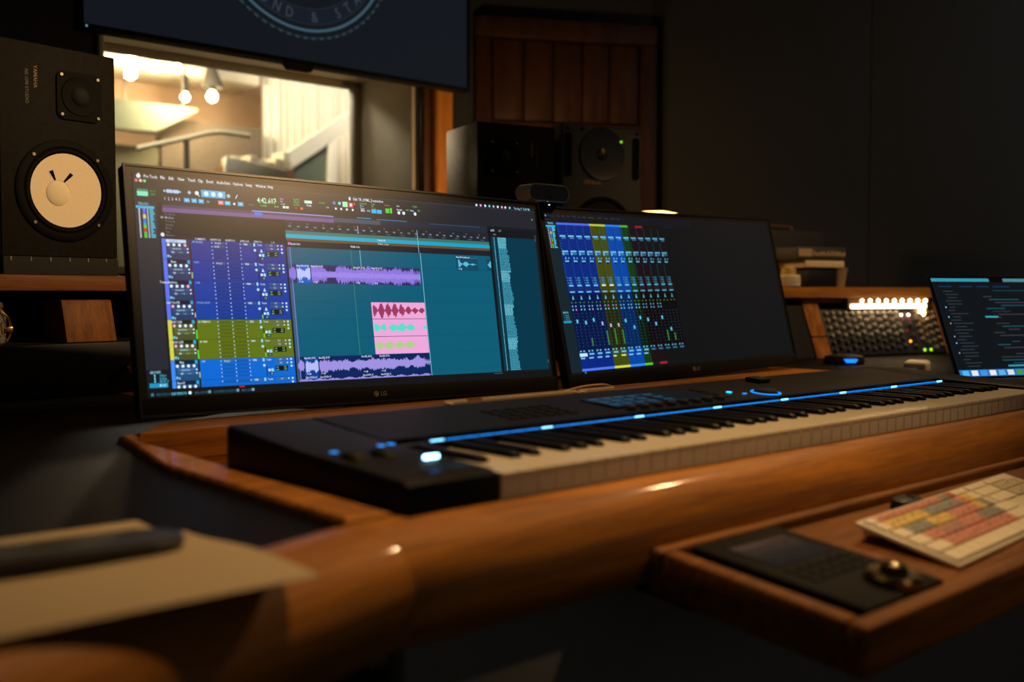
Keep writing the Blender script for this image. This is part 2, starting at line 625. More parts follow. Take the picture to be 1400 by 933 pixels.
# hanging bulbs
BULB = glow('warm_bulb_glass', (255, 226, 170), 60)
pl = [((1.45, 4.45, 2.09), 0.05, 'tall glowing tube lamp hanging next to the speaker edge', 1), ((1.585, 4.48, 2.10), 0.042, 'wide glowing lamp hung second from the tube lamp', 0), ((1.72, 4.5, 2.115), 0.036, 'glowing round lamp hung nearest the grey reveal', 0),
      ((1.74, 4.46, 1.965), 0.036, 'low round glowing bulb on a long cord, paired with a brighter one', 0), ((1.86, 4.40, 1.975), 0.045, 'low bright glowing bulb under a dark shade', 0)]
for (x, y, z), r, lab, tall in pl:
    t = thing('pendant_lamp', lab, 'lamp', (x, y, z), group='lamps in the live room')
    if tall:
        obj('bulb', lathe(B(), [(0.005, -0.075), (0.028, -0.06), (0.03, 0.06), (0.012, 0.075)], seg=16), BULB, t)
    else:
        r *= 0.6
        obj('bulb', lathe(B(), [(0.004, -r), (r * 0.7, -r * 0.72), (r, 0), (r * 0.7, r * 0.72), (r * 0.35, r * 1.1)], seg=16), BULB, t)
    obj('socket', cyl(B(), (0, 0, 0.076 if tall else r * 1.1), (0, 0, 0.11), 0.016), MATTE, t)
    obj('cord', cyl(B(), (0, 0, 0.11), (0, 0, 2.45 - z), 0.004, seg=8), MATTE, t)
    if 'shade' in lab:
        obj('shade', lathe(B(), [(0.06, 0.045), (0.03, 0.13), (0.015, 0.16)], cap=(False, True)), mat('smoke_metal', (70, 66, 58), 0.5), t)
lamp('pendant_glow', 'POINT', (1.66, 4.20, 1.95), 26, (1.0, 0.82, 0.52), size=0.06)

# ------------------------------------------------------------------ studio desk
ZT = 0.757                      # desk top level
LEATHER = mat('black_leather', (12, 13, 17), 0.55, noise=0.12, nscale=120, bump=0.2, spec=0.06)
desk = thing('studio_desk', 'wide varnished oak studio desk with a round front bar', 'desk', (0.6, 0.4, 0))
desk.location = (0, 0, 0)


def bar_profile(n=28):
    """half-round bolster: (y, z), back edge at y = 0"""
    pts = []
    for k in range(n + 1):
        a = pi / 2 + pi * k / n
        pts.append((0.058 * cos(a), 0.700 + 0.055 * sin(a)))
    pts.append((0.012, 0.645))
    pts.append((0.012, 0.755))
    return pts


def sweep(prof, p0, p1, m0=0.0, m1=0.0):
    """sweep profile between plan points; m = shear of the end cuts (mitre)"""
    bm = B()
    p0, p1 = Vector((*p0, 0)), Vector((*p1, 0))
    d = (p1 - p0).normalized()
    nrm = Vector((-d.y, d.x, 0))
    rings = []
    n = 30
    for k in range(n + 1):
        t = k / n
        rr = []
        edge = 0.0016 if k in (0, n) else 0.0
        for y, z in prof:
            zz = 0.70 + (z - 0.70) * (1 - edge / 0.055)
            yy = y * (1 - edge / 0.055)
            off = d * (yy * (m0 * (1 - t) + m1 * t))
            rr.append(bm.verts.new(p0 + (p1 - p0) * t + nrm * yy + off + Vector((0, 0, zz))))
        rings.append(rr)
    m = len(prof)
    for a, b in zip(rings, rings[1:]):
        for i in range(m):
            bm.faces.new((a[i], a[(i + 1) % m], b[(i + 1) % m], b[i]))
    bm.faces.new(rings[0][::-1])
    bm.faces.new(rings[-1])
    return bm


WA = R(17)
P1 = (-0.147, 0.0)
P2 = (P1[0] - 0.95 * cos(WA), P1[1] - 0.95 * sin(WA))
obj('front_bar', sweep(bar_profile(), P1, (2.05, 0.0), -math.tan(WA / 2), 0), OAK, desk)
wb = sweep(bar_profile(), (0, 0), (0.95, 0), 0, math.tan(WA / 2))
o = obj('wing_bar', wb, OAK, desk, (P2[0], P2[1], 0), (0, 0, WA))
# recess floor, back ledge, borders
obj('bay_floor', box(B(), -0.107, 1.76, 0.013, 0.66, 0.672, 0.700), OAK, desk)
bm = B()
prism(bm, [(-0.068, 0.662), (1.66, 0.662), (1.66, 1.51), (0.13, 1.52), (0.13, 0.80), (-0.005, 0.745)], 0.715, ZT, 'z', 0.004)
obj('back_ledge', bm, OAK, desk)
bm = B()
prism(bm, [(1.6615, 0.662), (2.70, 0.662), (2.70, 1.02), (2.42, 1.50), (1.6615, 1.51)], 0.715, ZT - 0.0005)
obj('right_ledge', bm, mat('dark_desk_laminate', (15, 15, 15), 0.6, noise=0.1, spec=0.08), desk)
obj('rear_plinth', box(B(), -0.19, 0.128, 1.145, 1.52, 0.66, ZT - 0.001, 0.003), MATTE, desk)
obj('riser', box(B(), -0.106, 1.76, 0.664, 0.68, 0.66, 0.714), OAK, desk)
bm = B()
prism(bm, [(-0.160, 0.014), (-0.1075, 0.014), (-0.1075, 0.60), (-0.069, 0.661), (-0.098, 0.661), (-0.146, 0.40)], 0.66, ZT, 'z', 0.007)
obj('left_border', bm, OAK, desk)
obj('right_top', box(B(), 1.365, 2.7, 0.014, 0.660, 0.70, ZT, 0.006), mat('dark_desk_laminate', (15, 15, 15), 0.6, noise=0.1, spec=0.08), desk)
bm = B()
prism(bm, [(-0.161, 0.010), (P2[0] + 0.004, P2[1] + 0.02), (P2[0] - 0.2, 1.52), (-0.191, 1.52), (-0.191, 1.14), (0.128, 1.14), (0.128, 0.802), (-0.007, 0.747), (-0.101, 0.662), (-0.148, 0.40)], 0.70, 0.746)
obj('wing_top', bm, LEATHER, desk)
obj('apron', box(B(), -0.1, 2.0, 0.013, 0.04, 0.05, 0.67, 0.004), mat('grey_laminate', (122, 119, 114), 0.8, noise=0.05), desk)
bm = B()
for x0, x1, y0, y1 in ((-0.16, -0.11, 0.05, 1.2), (1.77, 1.82, 0.05, 1.2), (-1.0, -0.95, -0.1, 1.1), (2.6, 2.65, 0.1, 1.2)):
    obj('side_panel', box(B(), x0, x1, y0, y1, 0, 0.66 if x0 < 2 and x0 > -0.5 else 0.70, 0.005), MATTE, desk)

# pull-out tray hung under the bar, sloping to the player
TT = R(6.02)
tm = Matrix.Translation((0.1442, -0.055, 0.698)) @ Matrix.Rotation(TT, 4, 'X')
tray = thing('keyboard_tray', 'sloping walnut keyboard tray with a raised lip under the bar', 'tray', matrix=tm)
TW = 1.25
obj('tray_base', box(B(), 0.020, TW - 0.02, -0.213, -0.018, -0.045, -0.010, 0.002), OAK2, tray)
obj('back_lip', box(B(), 0, TW, -0.0175, 0.0, -0.046, 0.0, 0.004, 3), OAK2, tray)
obj('side_lip', box(B(), 0, 0.0195, -0.2135, -0.018, -0.046, 0.0, 0.004, 3), OAK2, tray)
obj('side_lip', box(B(), TW - 0.0195, TW, -0.2135, -0.018, -0.046, 0.0, 0.004, 3), OAK2, tray)
obj('front_lip', box(B(), 0, TW, -0.234, -0.214, -0.046, 0.0, 0.004, 3), OAK2, tray)
obj('slide_rail', box(B(), 0.05, 0.09, -0.02, 0.25, -0.07, -0.047), SATIN, tray)
obj('slide_rail', box(B(), TW - 0.09, TW - 0.05, -0.02, 0.25, -0.07, -0.047), SATIN, tray)

# edit controller lying in the tray: screen, buttons, jog wheel
ec = thing('edit_controller', 'black edit controller with a small screen and silver jog wheel', 'controller', matrix=tm @ Matrix.Translation((0, 0, -0.010)))
CTRL = mat('controller_black', (13, 13, 13), 0.7, noise=0.1, spec=0.12)
obj('body', box(B(), 0.040, 0.180, -0.2105, -0.020, 0.0002, 0.010, 0.003), CTRL, ec)
u = UI(0.094, 0.058)
u.rect(0, 0, 1, 1, (26, 25, 25), 0)
u.rect(0.05, 0.1, 0.55, 0.2, (40, 38, 37))
for i in range(4):
    u.rect(0.06 + 0.23 * i, 0.4, 0.22 + 0.23 * i, 0.5, (38, 36, 35))
s = u.build('display', screen_mat('controller_screen', 0.15, 0.5, 1.0), ec)
s.location = (0.064, -0.104, 0.0106)
s.rotation_euler = (R(-90), 0, R(0))
s.scale = (1, 1, 1)
for i in range(6):
    for j in range(3):
        obj('button', box(B(), 0.060 + 0.018 * i, 0.074 + 0.018 * i, -0.122 - 0.013 * j, -0.113 - 0.013 * j, 0.0101, 0.0112, 0.0004), CTRL, ec)
JOGM = mat('dark_bronze_metal', (112, 98, 74), 0.22, 1.0)
w = obj('jog_ring', lathe(B(), [(0.026, 0), (0.026, 0.006), (0.023, 0.009), (0.014, 0.0085)], (0.128, -0.185, 0.010), seg=40), JOGM, ec)
obj('jog_wheel', lathe(B(), [(0.0130, 0.0086), (0.0130, 0.013), (0.0105, 0.0165), (0.006, 0.0180), (0.0005, 0.0184)], (0.128, -0.185, 0.010), seg=32), JOGM, ec)

bm = B()
prism(bm, [(x, y) for x, y in stadium(0.052, 0.024, 0.0115)], 0, 0.013, 'z', 0.004)
dg = thing('black_mouse', 'small oval black puck lying on the tray behind the coloured keyboard', 'mouse', matrix=tm @ Matrix.Translation((0.425, -0.045, -0.0099)))
obj('shell', bm, BLACK, dg)
obj('top_wheel', cyl(B(), (0.008, -0.004, 0.0125), (0.008, 0.004, 0.0125), 0.003, seg=10), GLOSSB, dg)

# coloured shortcut keyboard
km = Matrix.Translation((0.392, -0.2465, 0.6685 + 0.0012)) @ Matrix.Rotation(R(3.34), 4, 'Z') @ Matrix.Rotation(R(13.6), 4, 'X')
kb = thing('computer_keyboard', 'slim cream keyboard with pink, yellow and grey shortcut keys', 'keyboard', matrix=km)
obj('deck', box(B(), 0, 0.430, 0, 0.115, -0.0015, 0.004, 0.002), CREAM, kb)
obj('rear_foot', box(B(), 0.02, 0.41, 0.092, 0.113, -0.014, -0.0016, 0.002), mat('aluminium', (190, 186, 176), 0.4, 0.9), kb)
KC = {'c': (232, 220, 190), 'p': (206, 132, 112), 'y': (222, 190, 86), 'g': (132, 136, 124), 't': (120, 146, 128), 'r': (178, 62, 50), 'm': (176, 128, 112), 'k': (196, 184, 150)}
KM = {k: mat('keycap_' + {'c': 'cream', 'p': 'pink', 'y': 'yellow', 'g': 'grey', 't': 'sage', 'r': 'red', 'm': 'mauve', 'k': 'straw'}[k], v, 0.5, noise=0.04) for k, v in KC.items()}
kmesh = {}


def keycap(w, d, c):
    k = (round(w, 4), round(d, 4), c)
    if k not in kmesh:
        kmesh[k] = mesh_of('key', box(B(), 0.0008, w - 0.0008, 0.0008, d - 0.0008, 0, 0.003, 0.0007, 1), KM[c])
    return kmesh[k]


U = 0.0187
rows = [  # (y, depth, [(colour, width in units)...])
    (0.0985, 0.0115, [('c', 1.05)] + [('p', 1.0)] * 9 + [('t', 1.0), ('r', 1.0), ('c', 1.0), ('c', 1.1)] + [(None, 0.3)] + [('c', 1.0)] * 3 + [(None, 0.3)] + [('c', 1.0)] * 3),
    (0.0800, 0.0180, [('c', 1.0)] + [('y', 1.0)] * 5 + [('g', 1.0)] * 5 + [('p', 1.0), ('y', 1.0), ('c', 1.15)] + [(None, 0.3)] + [('c', 1.0)] * 3 + [(None, 0.3)] + [('k', 1.0)] * 4),
    (0.0615, 0.0180, [('c', 1.5)] + [('g', 1.0)] * 3 + [('y', 1.0)] * 3 + [('p', 1.0)] * 4 + [('y', 1.0)] + [('g', 1.0)] * 1 + [('c', 0.65)] + [(None, 0.3)] + [('c', 1.0)] * 3 + [(None, 0.3)] + [('k', 1.0)] * 4),
    (0.0430, 0.0180, [('c', 1.8)] + [('p', 1.0)] * 2 + [('m', 1.0)] * 3 + [('p', 1.0)] * 3 + [('g', 1.0)] * 3 + [('c', 2.35)] + [(None, 3.6)] + [('k', 1.0)] * 4),
    (0.0245, 0.0180, [('c', 2.3)] + [('p', 1.0)] * 10 + [('c', 2.85)] + [(None, 1.3), ('c', 1.0), (None, 1.3)] + [('k', 1.0)] * 4),
    (0.0040, 0.0195, [('c', 1.5), ('c', 1.2), ('c', 1.5), ('c', 5.6), ('c', 1.5), ('c', 1.2), ('c', 2.65)] + [(None, 0.3)] + [('c', 1.0)] * 3 + [(None, 0.3)] + [('k', 2.0), ('k', 1.0), ('k', 1.0)]),
]
leg = B()
rk = random.Random(5)
for y, d, ks in rows:
    x = 0.005
    for c, w in ks:
        if c and x + w * U < 0.428:
            inst('key', keycap(w * U, d, c), kb, (x, y, 0.0041))
            if c in 'pygmktr':
                for _ in range(3):
                    a, b_ = x + rk.uniform(0.003, w * U - 0.007), y + rk.uniform(0.0025, d - 0.0055)
                    box(leg, a, a + rk.uniform(0.002, 0.004), b_, b_ + rk.uniform(0.0015, 0.003), 0.00705, 0.00715)
        x += w * U
obj('key_legends', leg, mat('legend_ink', (70, 52, 40), 0.6), kb)

# ------------------------------------------------------------------ 88-key digital piano in the recess
KZ = 0.780
PX0, PX1 = -0.105, 1.328
pn = thing('digital_piano', 'black digital piano with cream keys and a blue light strip', 'piano', (0.6, 0.16, 0.700))
pn.location = (0, 0, 0)
PB = mat('piano_case_black', (14, 14, 16), 0.5, noise=0.1, nscale=90, spec=0.14)
bm = B()
prism(bm, [(0.002, 0.706), (0.335, 0.706), (0.335, 0.797), (0.330, 0.802), (0.182, 0.790), (0.182, 0.752), (0.002, 0.7525)], 0.0, 1.222, 'x')
obj('case', bm, PB, pn)
for x0, x1 in ((PX0, -0.001), (1.223, PX1)):
    bm = B()
    prism(bm, [(-0.001, 0.706), (0.335, 0.706), (0.335, 0.797), (0.330, 0.802), (0.182, 0.790), (0.012, 0.784), (0.001, 0.780), (-0.001, 0.774)], x0, x1, 'x')
    bmesh.ops.bevel(bm, geom=[e for e in bm.edges if abs(e.verts[0].co.x - e.verts[1].co.x) < 1e-6], offset=0.003, segments=2, profile=0.5, affect='EDGES')
    obj('end_block', bm, PB, pn)
for x in (0.05, 1.17):
    for y in (0.05, 0.28):
        obj('rubber_foot', cyl(B(), (x, y, 0.700), (x, y, 0.7058), 0.014), MATTE, pn)
KEYW = mat('ivory_keytop', (226, 214, 184), 0.28, noise=0.02)
bm = B()
w = 0.0235
prism(bm, [(-0.0015, KZ - 0.001), (-0.0006, KZ), (0.155, KZ), (0.155, KZ - 0.0270), (0.0005, KZ - 0.0270), (0.0005, KZ - 0.0042), (-0.0015, KZ - 0.0042)], 0.0010, w - 0.0010, 'x')
wk = mesh_of('white_key', bm, KEYW)
bm = B()
prism(bm, [(0.053, KZ + 0.0003), (0.155, KZ + 0.0003), (0.155, KZ + 0.0068), (0.060, KZ + 0.0066), (0.0545, KZ + 0.004)], -0.0056, 0.0056, 'x')
bmesh.ops.bevel(bm, geom=[e for e in bm.edges if min(v.co.z for v in e.verts) > KZ + 0.003], offset=0.0012, segments=2, profile=0.5, affect='EDGES')
bk = mesh_of('black_key', bm, mat('black_keytop', (10, 10, 11), 0.5, spec=0.12))
names = 'ABCDEFG'
for i in range(52):
    inst('white_key', wk, pn, (i * w, 0, 0))
    if names[i % 7] in 'ACDFG' and i < 51:
        dx = {'C': -0.0018, 'D': 0.0018, 'F': -0.0022, 'G': 0, 'A': 0.0022}[names[i % 7]]
        inst('black_key', bk, pn, ((i + 1) * w + dx, 0, 0))
# light guide above the keys: one lamp per key, brighter at every C
LB = glow('guide_blue', (0, 140, 255), 1.25)
LW_ = glow('guide_pale', (120, 205, 255), 3.0)
lb = mesh_of('guide_lamp', box(B(), 0.0008, w - 0.0008, 0.1705, 0.1720, 0.7861, 0.7870, 0.0002, 1), LB)
lw2 = mesh_of('guide_lamp', box(B(), 0.0030, w - 0.0030, 0.1700, 0.1725, 0.7861, 0.7874, 0.0003, 1), LW_)
obj('guide_channel', box(B(), 0.0, 1.2225, 0.158, 0.181, 0.757, 0.786, 0.001), GLOSSB, pn)
for i in range(2, 52):
    inst('guide_lamp', lw2 if names[i % 7] == 'C' else lb, pn, (i * w, 0, 0))
# left block: wheels, touch strip and their lamps
for x in (-0.082, -0.048):
    obj('wheel', lathe(B(), [(0.020, -0.008), (0.023, -0.005), (0.023, 0.005), (0.020, 0.008)], (x, 0.120, 0.772), (1, 0, 0), 32), MATTE, pn)
for x, y, z, s, m in ((-0.079, 0.158, 0.7885, 0.0045, LB), (-0.020, 0.163, 0.7888, 0.0045, LB), (-0.006, 0.1655, 0.7888, 0.0045, LB)):
    obj('button_lamp', lathe(B(), [(s, 0), (s, 0.0008), (s * 0.7, 0.0012)], (x, y, z), seg=16), m, pn)
obj('touch_strip', box(B(), -0.070, -0.006, 0.030, 0.048, 0.7838, 0.7850, 0.0005), GLOSSB, pn)
obj('strip_lamp', box(B(), -0.029, -0.012, 0.0765, 0.0805, 0.7855, 0.7900, 0.001), glow('strip_pale', (150, 215, 255), 9), pn)
obj('strip_lamp', box(B(), -0.062, -0.050, 0.0245, 0.0285, 0.7835, 0.7848, 0.0004), glow('strip_dim', (10, 80, 170), 0.5), pn)
# control surface behind the keys
slope = math.atan2(0.012, 0.148)
pm = Matrix.Translation((0, 0.182, 0.790)) @ Matrix.Rotation(slope, 4, 'X')
cp = obj('control_panel', box(B(), 0.001, 1.221, 0.003, 0.145, 0.0001, 0.0005), PB, pn)
cp.matrix_local = pm
SM = screen_mat('piano_screen', 0.3, 0.15, 0.7)
for x0 in (0.392, 0.504):
    obj('display_bezel', box(B(), x0 - 0.004, x0 + 0.108, 0.028, 0.098, 0.0005, 0.0025, 0.0008), GLOSSB, cp)
    u = UI(0.104, 0.062)
    u.rect(0, 0, 1, 1, (10, 20, 30), 0)
    rr = random.Random(int(x0 * 1000))
    for i in range(4):
        for j in range(3):
            if x0 < 0.45 or i < 1:
                u.rect(0.04 + i * 0.245, 0.06 + j * 0.32, 0.22 + i * 0.245, 0.11 + j * 0.32, (60, 112, 136))
                u.rect(0.04 + i * 0.245, 0.15 + j * 0.32, 0.04 + i * 0.245 + rr.uniform(0.08, 0.18), 0.30 + j * 0.32, (14, 56, 80))
    s = u.build('display', SM, cp)
    s.location = (x0, 0.032, 0.0027)
    s.rotation_euler = (R(-90), 0, 0)
for i in range(8):
    obj('knob', lathe(B(), [(0.0065, 0), (0.0060, 0.005), (0.0050, 0.006)], (0.402 + i * 0.0275, 0.016, 0.0006), seg=20), MATTE, cp)
bmesh_btn = mesh_of('button', box(B(), 0, 0.014, 0, 0.008, 0, 0.0012, 0.0004), PB)
for i in range(1):
    for j in range(5):
        inst('button', bmesh_btn, cp, (0.626 + i * 0.020, 0.028 + j * 0.016, 0.0006))
for i in range(6):
    for j in range(4):
        inst('button', bmesh_btn, cp, (0.205 + i * 0.020, 0.032 + j * 0.017, 0.0006))
obj('status_lamp', box(B(), 0.664, 0.671, 0.052, 0.058, 0.0007, 0.0022), glow('status_blue', (20, 170, 255), 3.0), cp)
obj('status_lamp', box(B(), 0.676, 0.684, 0.034, 0.037, 0.0007, 0.0022), LB, cp)
obj('encoder', lathe(B(), [(0.018, 0), (0.018, 0.004), (0.015, 0.006)], (0.727, 0.030, 0.0006), seg=32), MATTE, cp)
bm = B()
tube(bm, [(0.727 + 0.0225 * cos(t), 0.030 + 0.0225 * sin(t), 0.0012) for t in [2 * pi * k / 36 for k in range(37)]], 0.0011, 6)
obj('encoder_ring', bm, LB, cp)
obj('transport_block', box(B(), 0.805, 0.835, 0.095, 0.125, 0.0006, 0.008, 0.002), MATTE, cp)
lettering('print', 'PLAY  REC  STOP', 0.006, mat('print_grey', (90, 90, 92), 0.6), cp, Matrix.Translation((0.62, 0.118, 0.0003)))
# metal trim along the rear edge, in short lengths
for x0, x1 in ((0.200, 0.236), (0.262, 0.440), (0.446, 0.520)):
    obj('rear_trim', box(B(), x0, x1, 0.3352, 0.3392, 0.7985, 0.8062, 0.001), mat('pale_trim', (206, 180, 136), 0.4, 0.2), pn)
for x in (0.204, 0.437, 0.449):
    obj('trim_clip', box(B(), x - 0.003, x + 0.003, 0.326, 0.3352, 0.8015, 0.8045, 0.001), mat('pale_trim', (0, 0, 0)), pn)
cb = thing('thin_cable', 'thin tan cable arching behind the black piano', 'cable', (0.50, 0.36, 0.70))
cb.location = (0, 0, 0)
obj('lead', tube(B(), curve_pts([(0.40, 0.41, 0.702), (0.415, 0.39, 0.76), (0.435, 0.37, 0.797), (0.505, 0.365, 0.8075), (0.555, 0.37, 0.799), (0.575, 0.385, 0.76), (0.585, 0.41, 0.702)]), 0.0016, 8), mat('tan_rubber', (176, 136, 80), 0.5), cb)

# ------------------------------------------------------------------ the two wide monitors
AW, AH = 0.80, 0.335
MSCR = screen_mat('matte_display', 0.36, 0.4, 1.0)


def monitor_matrix(o_, yaw, tilt, roll):
    e = Vector((cos(yaw), sin(yaw), 0))
    u_ = Vector((0, 0, 1)) * cos(tilt) + Vector((-sin(yaw), cos(yaw), 0)) * sin(tilt)
    e, u_ = e * cos(roll) + u_ * sin(roll), u_ * cos(roll) - e * sin(roll)
    n_ = u_.cross(e)          # points to the back
    m = Matrix((e, n_, u_)).transposed().to_4x4()
    m.translation = Vector(o_)
    return m


def make_monitor(label, M, logo):
    t = thing('wide_monitor', label, 'monitor', matrix=M)
    bw, chin = 0.011, 0.026
    shell = B()
    prism(shell, stadium(AW + 2 * bw + 0.004, AH + bw + chin + 0.004, 0.006), 0.0035, 0.020, 'y')
    for v in shell.verts:
        v.co += Vector((AW / 2, 0, AH / 2 + (bw - chin) / 2))
    obj('housing', shell, BLACK, t)
    # rim standing 1.5 mm proud of the glass
    rim = B()
    x0, x1, z0, z1 = -bw - 0.002, AW + bw + 0.002, -chin - 0.002, AH + bw + 0.002
    for a in ((x0, x0 + 0.0035, z0, z1), (x1 - 0.0035, x1, z0, z1), (x0 + 0.0035, x1 - 0.0035, z1 - 0.0035, z1), (x0 + 0.0035, x1 - 0.0035, z0, z0 + 0.0035)):
        box(rim, a[0], a[1], -0.0015, 0.0034, a[2], a[3])
    obj('rim', rim, mat('monitor_rim', (16, 16, 17), 0.35), t)
    gb = B()
    box(gb, x0 + 0.0036, x1 - 0.0036, 0.0004, 0.0034, -0.0001, z1 - 0.0036)
    obj('glass_border', gb, mat('display_border', (14, 14, 15), 0.42), t)
    obj('chin', box(B(), x0 + 0.0036, x1 - 0.0036, -0.0012, 0.0034, z0 + 0.0036, -0.0003, 0.0005), mat('chin_black', (18, 18, 19), 0.6, spec=0.2), t)
    obj('back_cover', box(B(), 0.12, AW - 0.12, 0.0202, 0.055, 0.05, AH - 0.05, 0.015, 3), BLACK, t)
    lm = mat('logo_silver', (150, 132, 104), 0.5)
    fm = Matrix.Translation((AW / 2, -0.0016, -0.0135)) @ Matrix.Rotation(R(90), 4, 'X')
    lg = B()
    n = 24
    prism(lg, [(-0.010 + 0.0048 * cos(2 * pi * k / n), 0.0048 * sin(2 * pi * k / n)) for k in range(n)], 0, 0.0003)
    for v in lg.verts:
        v.co = fm @ v.co
    lo = obj('logo', lg, lm, t)
    lettering('logo_letters', 'LG', 0.0105, lm, lo, fm @ Matrix.Translation((0.0045, 0, 0.0003)))
    ring_ = B()
    tube(ring_, [fm @ Vector((-0.010 + 0.0028 * cos(R(a)), 0.0028 * sin(R(a)), 0.0004)) for a in range(30, 331, 20)], 0.0004, 5)
    obj('logo_mark', ring_, mat('logo_dark', (50, 44, 36), 0.5), lo)
    # stand behind, down to the ledge
    inv = M.inverted()
    base = inv @ Vector((M @ Vector((AW / 2, 0.12, 0))))
    nk = B()
    c = M @ Vector((AW / 2, 0.05, 0.16))
    g = Vector((c.x, c.y + 0.05, ZT + 0.012))
    tube(nk, [inv @ c, inv @ (c + Vector((0, 0.03, -0.02))), inv @ (g + Vector((0, 0, 0.05))), inv @ g], 0.018, 12)
    obj('stand_neck', nk, BLACK, t)
    sb = B()
    box(sb, g.x - 0.13, g.x + 0.13, g.y - 0.09, g.y + 0.09, ZT + 0.0003, ZT + 0.012, 0.004, mtx=None)
    for v in sb.verts:
        v.co = inv @ v.co
    obj('stand_base', sb, BLACK, t)
    return t


ML = monitor_matrix((-0.0186, 0.7509, 0.7938), -0.0124, 0.1714, -0.0115)
MR = monitor_matrix((0.8362, 0.7390, 0.7838), 0.0157, 0.2305, 0.0173)
monL = make_monitor('black ultrawide monitor showing coloured tracks and waveforms', ML, True)
monR = make_monitor('black ultrawide monitor showing a mixer with fader strips, half dark', MR, True)

# ---- picture on the first monitor: multitrack edit window
rn = random.Random(11)
u = UI(AW, AH)
BG = (30, 34, 42)
WT = (225, 238, 250)
u.rect(0, 0, 1, 1, (22, 26, 32), 0)
u.rect(0, 0, 1, 0.0235, (24, 27, 33), 1)
u.rect(0, 0.0235, 1, 0.0255, (74, 72, 74), 2)
for x, s in ((0.0215, 'Pro Tools'), (0.0530, 'File'), (0.0692, 'Edit'), (0.0870, 'View'), (0.1068, 'Track'), (0.1268, 'Clip'), (0.1440, 'Event'), (0.1655, 'AudioSuite'), (0.1993, 'Options'), (0.2262, 'Setup'), (0.2478, 'Window'), (0.2745, 'Help')):
    u.text(x, 0.0125, 0.0138, s, (245, 250, 255))
u.dot(0.0115, 0.0140, 0.0042, WT)
u.dot(0.0125, 0.0040, 0.0016, WT)
for x, c in ((0.0070, (225, 120, 130)), (0.0150, (245, 205, 160)), (0.0227, (110, 220, 130))):
    u.dot(x, 0.0347, 0.0030, c)
for i, x in enumerate((0.8162, 0.829, 0.843, 0.856, 0.869, 0.882, 0.895, 0.906, 0.920)):
    u.dot(x, 0.0210 * 0.6, 0.0032, [WT, (240, 170, 235), WT, (120, 210, 225), (180, 190, 200)][i % 5], n=6)
u.text(0.9335, 0.0130, 0.0120, 'Tue Aug 17  12:37 PM', (150, 215, 240))
u.dot(0.9891, 0.0726, 0.003, (100, 110, 120))
u.rect(0, 0.0255, 1, 0.130, (34, 37, 45), 1)
u.text(0.4750, 0.0380, 0.0140, 'Edit: TR_HTML_Destruction', WT)
u.rect(0.4640, 0.030, 0.4685, 0.046, WT, 3)
# tool bar
u.rect(0.0070, 0.0720, 0.0275, 0.0800, (40, 140, 105), 2)
u.rect(0.0070, 0.0820, 0.0275, 0.1035, (120, 235, 190), 2)
for v, x1 in ((0.0790, 0.0400), (0.0935, 0.0420)):
    u.text(0.0310, v, 0.010, 'SPOT' if v < 0.08 else 'GRID', (60, 150, 85), 2)
for i, x in enumerate((0.0590, 0.0660, 0.0715, 0.0785, 0.0840, 0.0890)):
    u.dot(x, 0.0730, 0.0024 if i in (0, 5) else 0.0042, (175, 205, 245), n=5)
for i, x in enumerate((0.0575, 0.0652, 0.0722, 0.0795, 0.0860)):
    u.text(x, 0.1080, 0.013, '12345'[i], WT)
u.dot(0.1080, 0.072, 0.004, (170, 190, 220), n=4)
u.dot(0.1230, 0.0720, 0.0042, WT)
u.poly(((0.1245, 0.080), (0.1275, 0.089), (0.1283, 0.086), (0.1253, 0.076)), WT, 3)
u.rect(0.1319, 0.0545, 0.1817, 0.0885, (60, 170, 225), 2)
for x in (0.1420, 0.1565, 0.1710):
    u.dot(x, 0.0715, 0.0050, (200, 240, 255))
u.dot(0.1880, 0.0740, 0.0045, (150, 190, 205), n=5)
u.poly(((0.2020, 0.083), (0.2032, 0.085), (0.2078, 0.066), (0.2064, 0.064)), WT, 3)
for a, b, c in ((0.0963, 0.1076, (70, 180, 235)), (0.1113, 0.1219, (70, 180, 235)), (0.1253, 0.1358, (70, 180, 235)), (0.1654, 0.1765, (225, 130, 130)), (0.1792, 0.1909, (70, 190, 235)), (0.2066, 0.2182, (70, 180, 225))):
    u.rect(a, 0.0992, b, 0.1182, c, 2)
    u.rect(a + 0.003, 0.106, b - 0.003, 0.111, (170, 225, 245), 3)
u.text(0.1410, 0.1090, 0.010, '1/4', (190, 200, 210))
u.dot(0.1990, 0.110, 0.003, WT, n=4)
u.text(0.2290, 0.1070, 0.009, 'Cursor', (130, 140, 160))
u.text(0.2488, 0.0820, 0.0262, '4:42.607', (185, 250, 205))
u.rect(0.2895, 0.080, 0.2915, 0.0845, (185, 250, 205), 3)
for i, s in enumerate(('Start', 'End', 'Length')):
    u.text(0.3000, 0.0665 + 0.0125 * i, 0.0085, s, (180, 190, 235))
    u.text(0.3300, 0.0660 + 0.0125 * i, 0.0085, ['4:26.790', '4:42.607', '0:15.816'][i], (110, 205, 110))
u.text(0.2540, 0.1080, 0.0085, '112 BPM', (110, 205, 110))
u.text(0.2860, 0.1080, 0.0085, '48000', (110, 205, 110))
for x, c in ((0.3050, (225, 250, 220)), (0.3125, (200, 245, 200)), (0.3320, (120, 60, 40)), (0.3450, (225, 110, 70))):
    u.rect(x, 0.1020, x + 0.006, 0.1135, c, 3)
u.rect(0.3560, 0.0655, 0.3735, 0.0800, (190, 240, 225), 2)
u.text(0.3600, 0.0890, 0.0095, 'Nudge', WT)
u.text(0.3900, 0.0720, 0.0085, '0:01.000', (110, 205, 110))
u.text(0.4060, 0.0920, 0.0085, '1/16', WT)
for i, (x, c) in enumerate(((0.4270, (110, 120, 190)), (0.4400, (110, 210, 240)))):
    u.dot(x, 0.0665, 0.004, c, n=6)
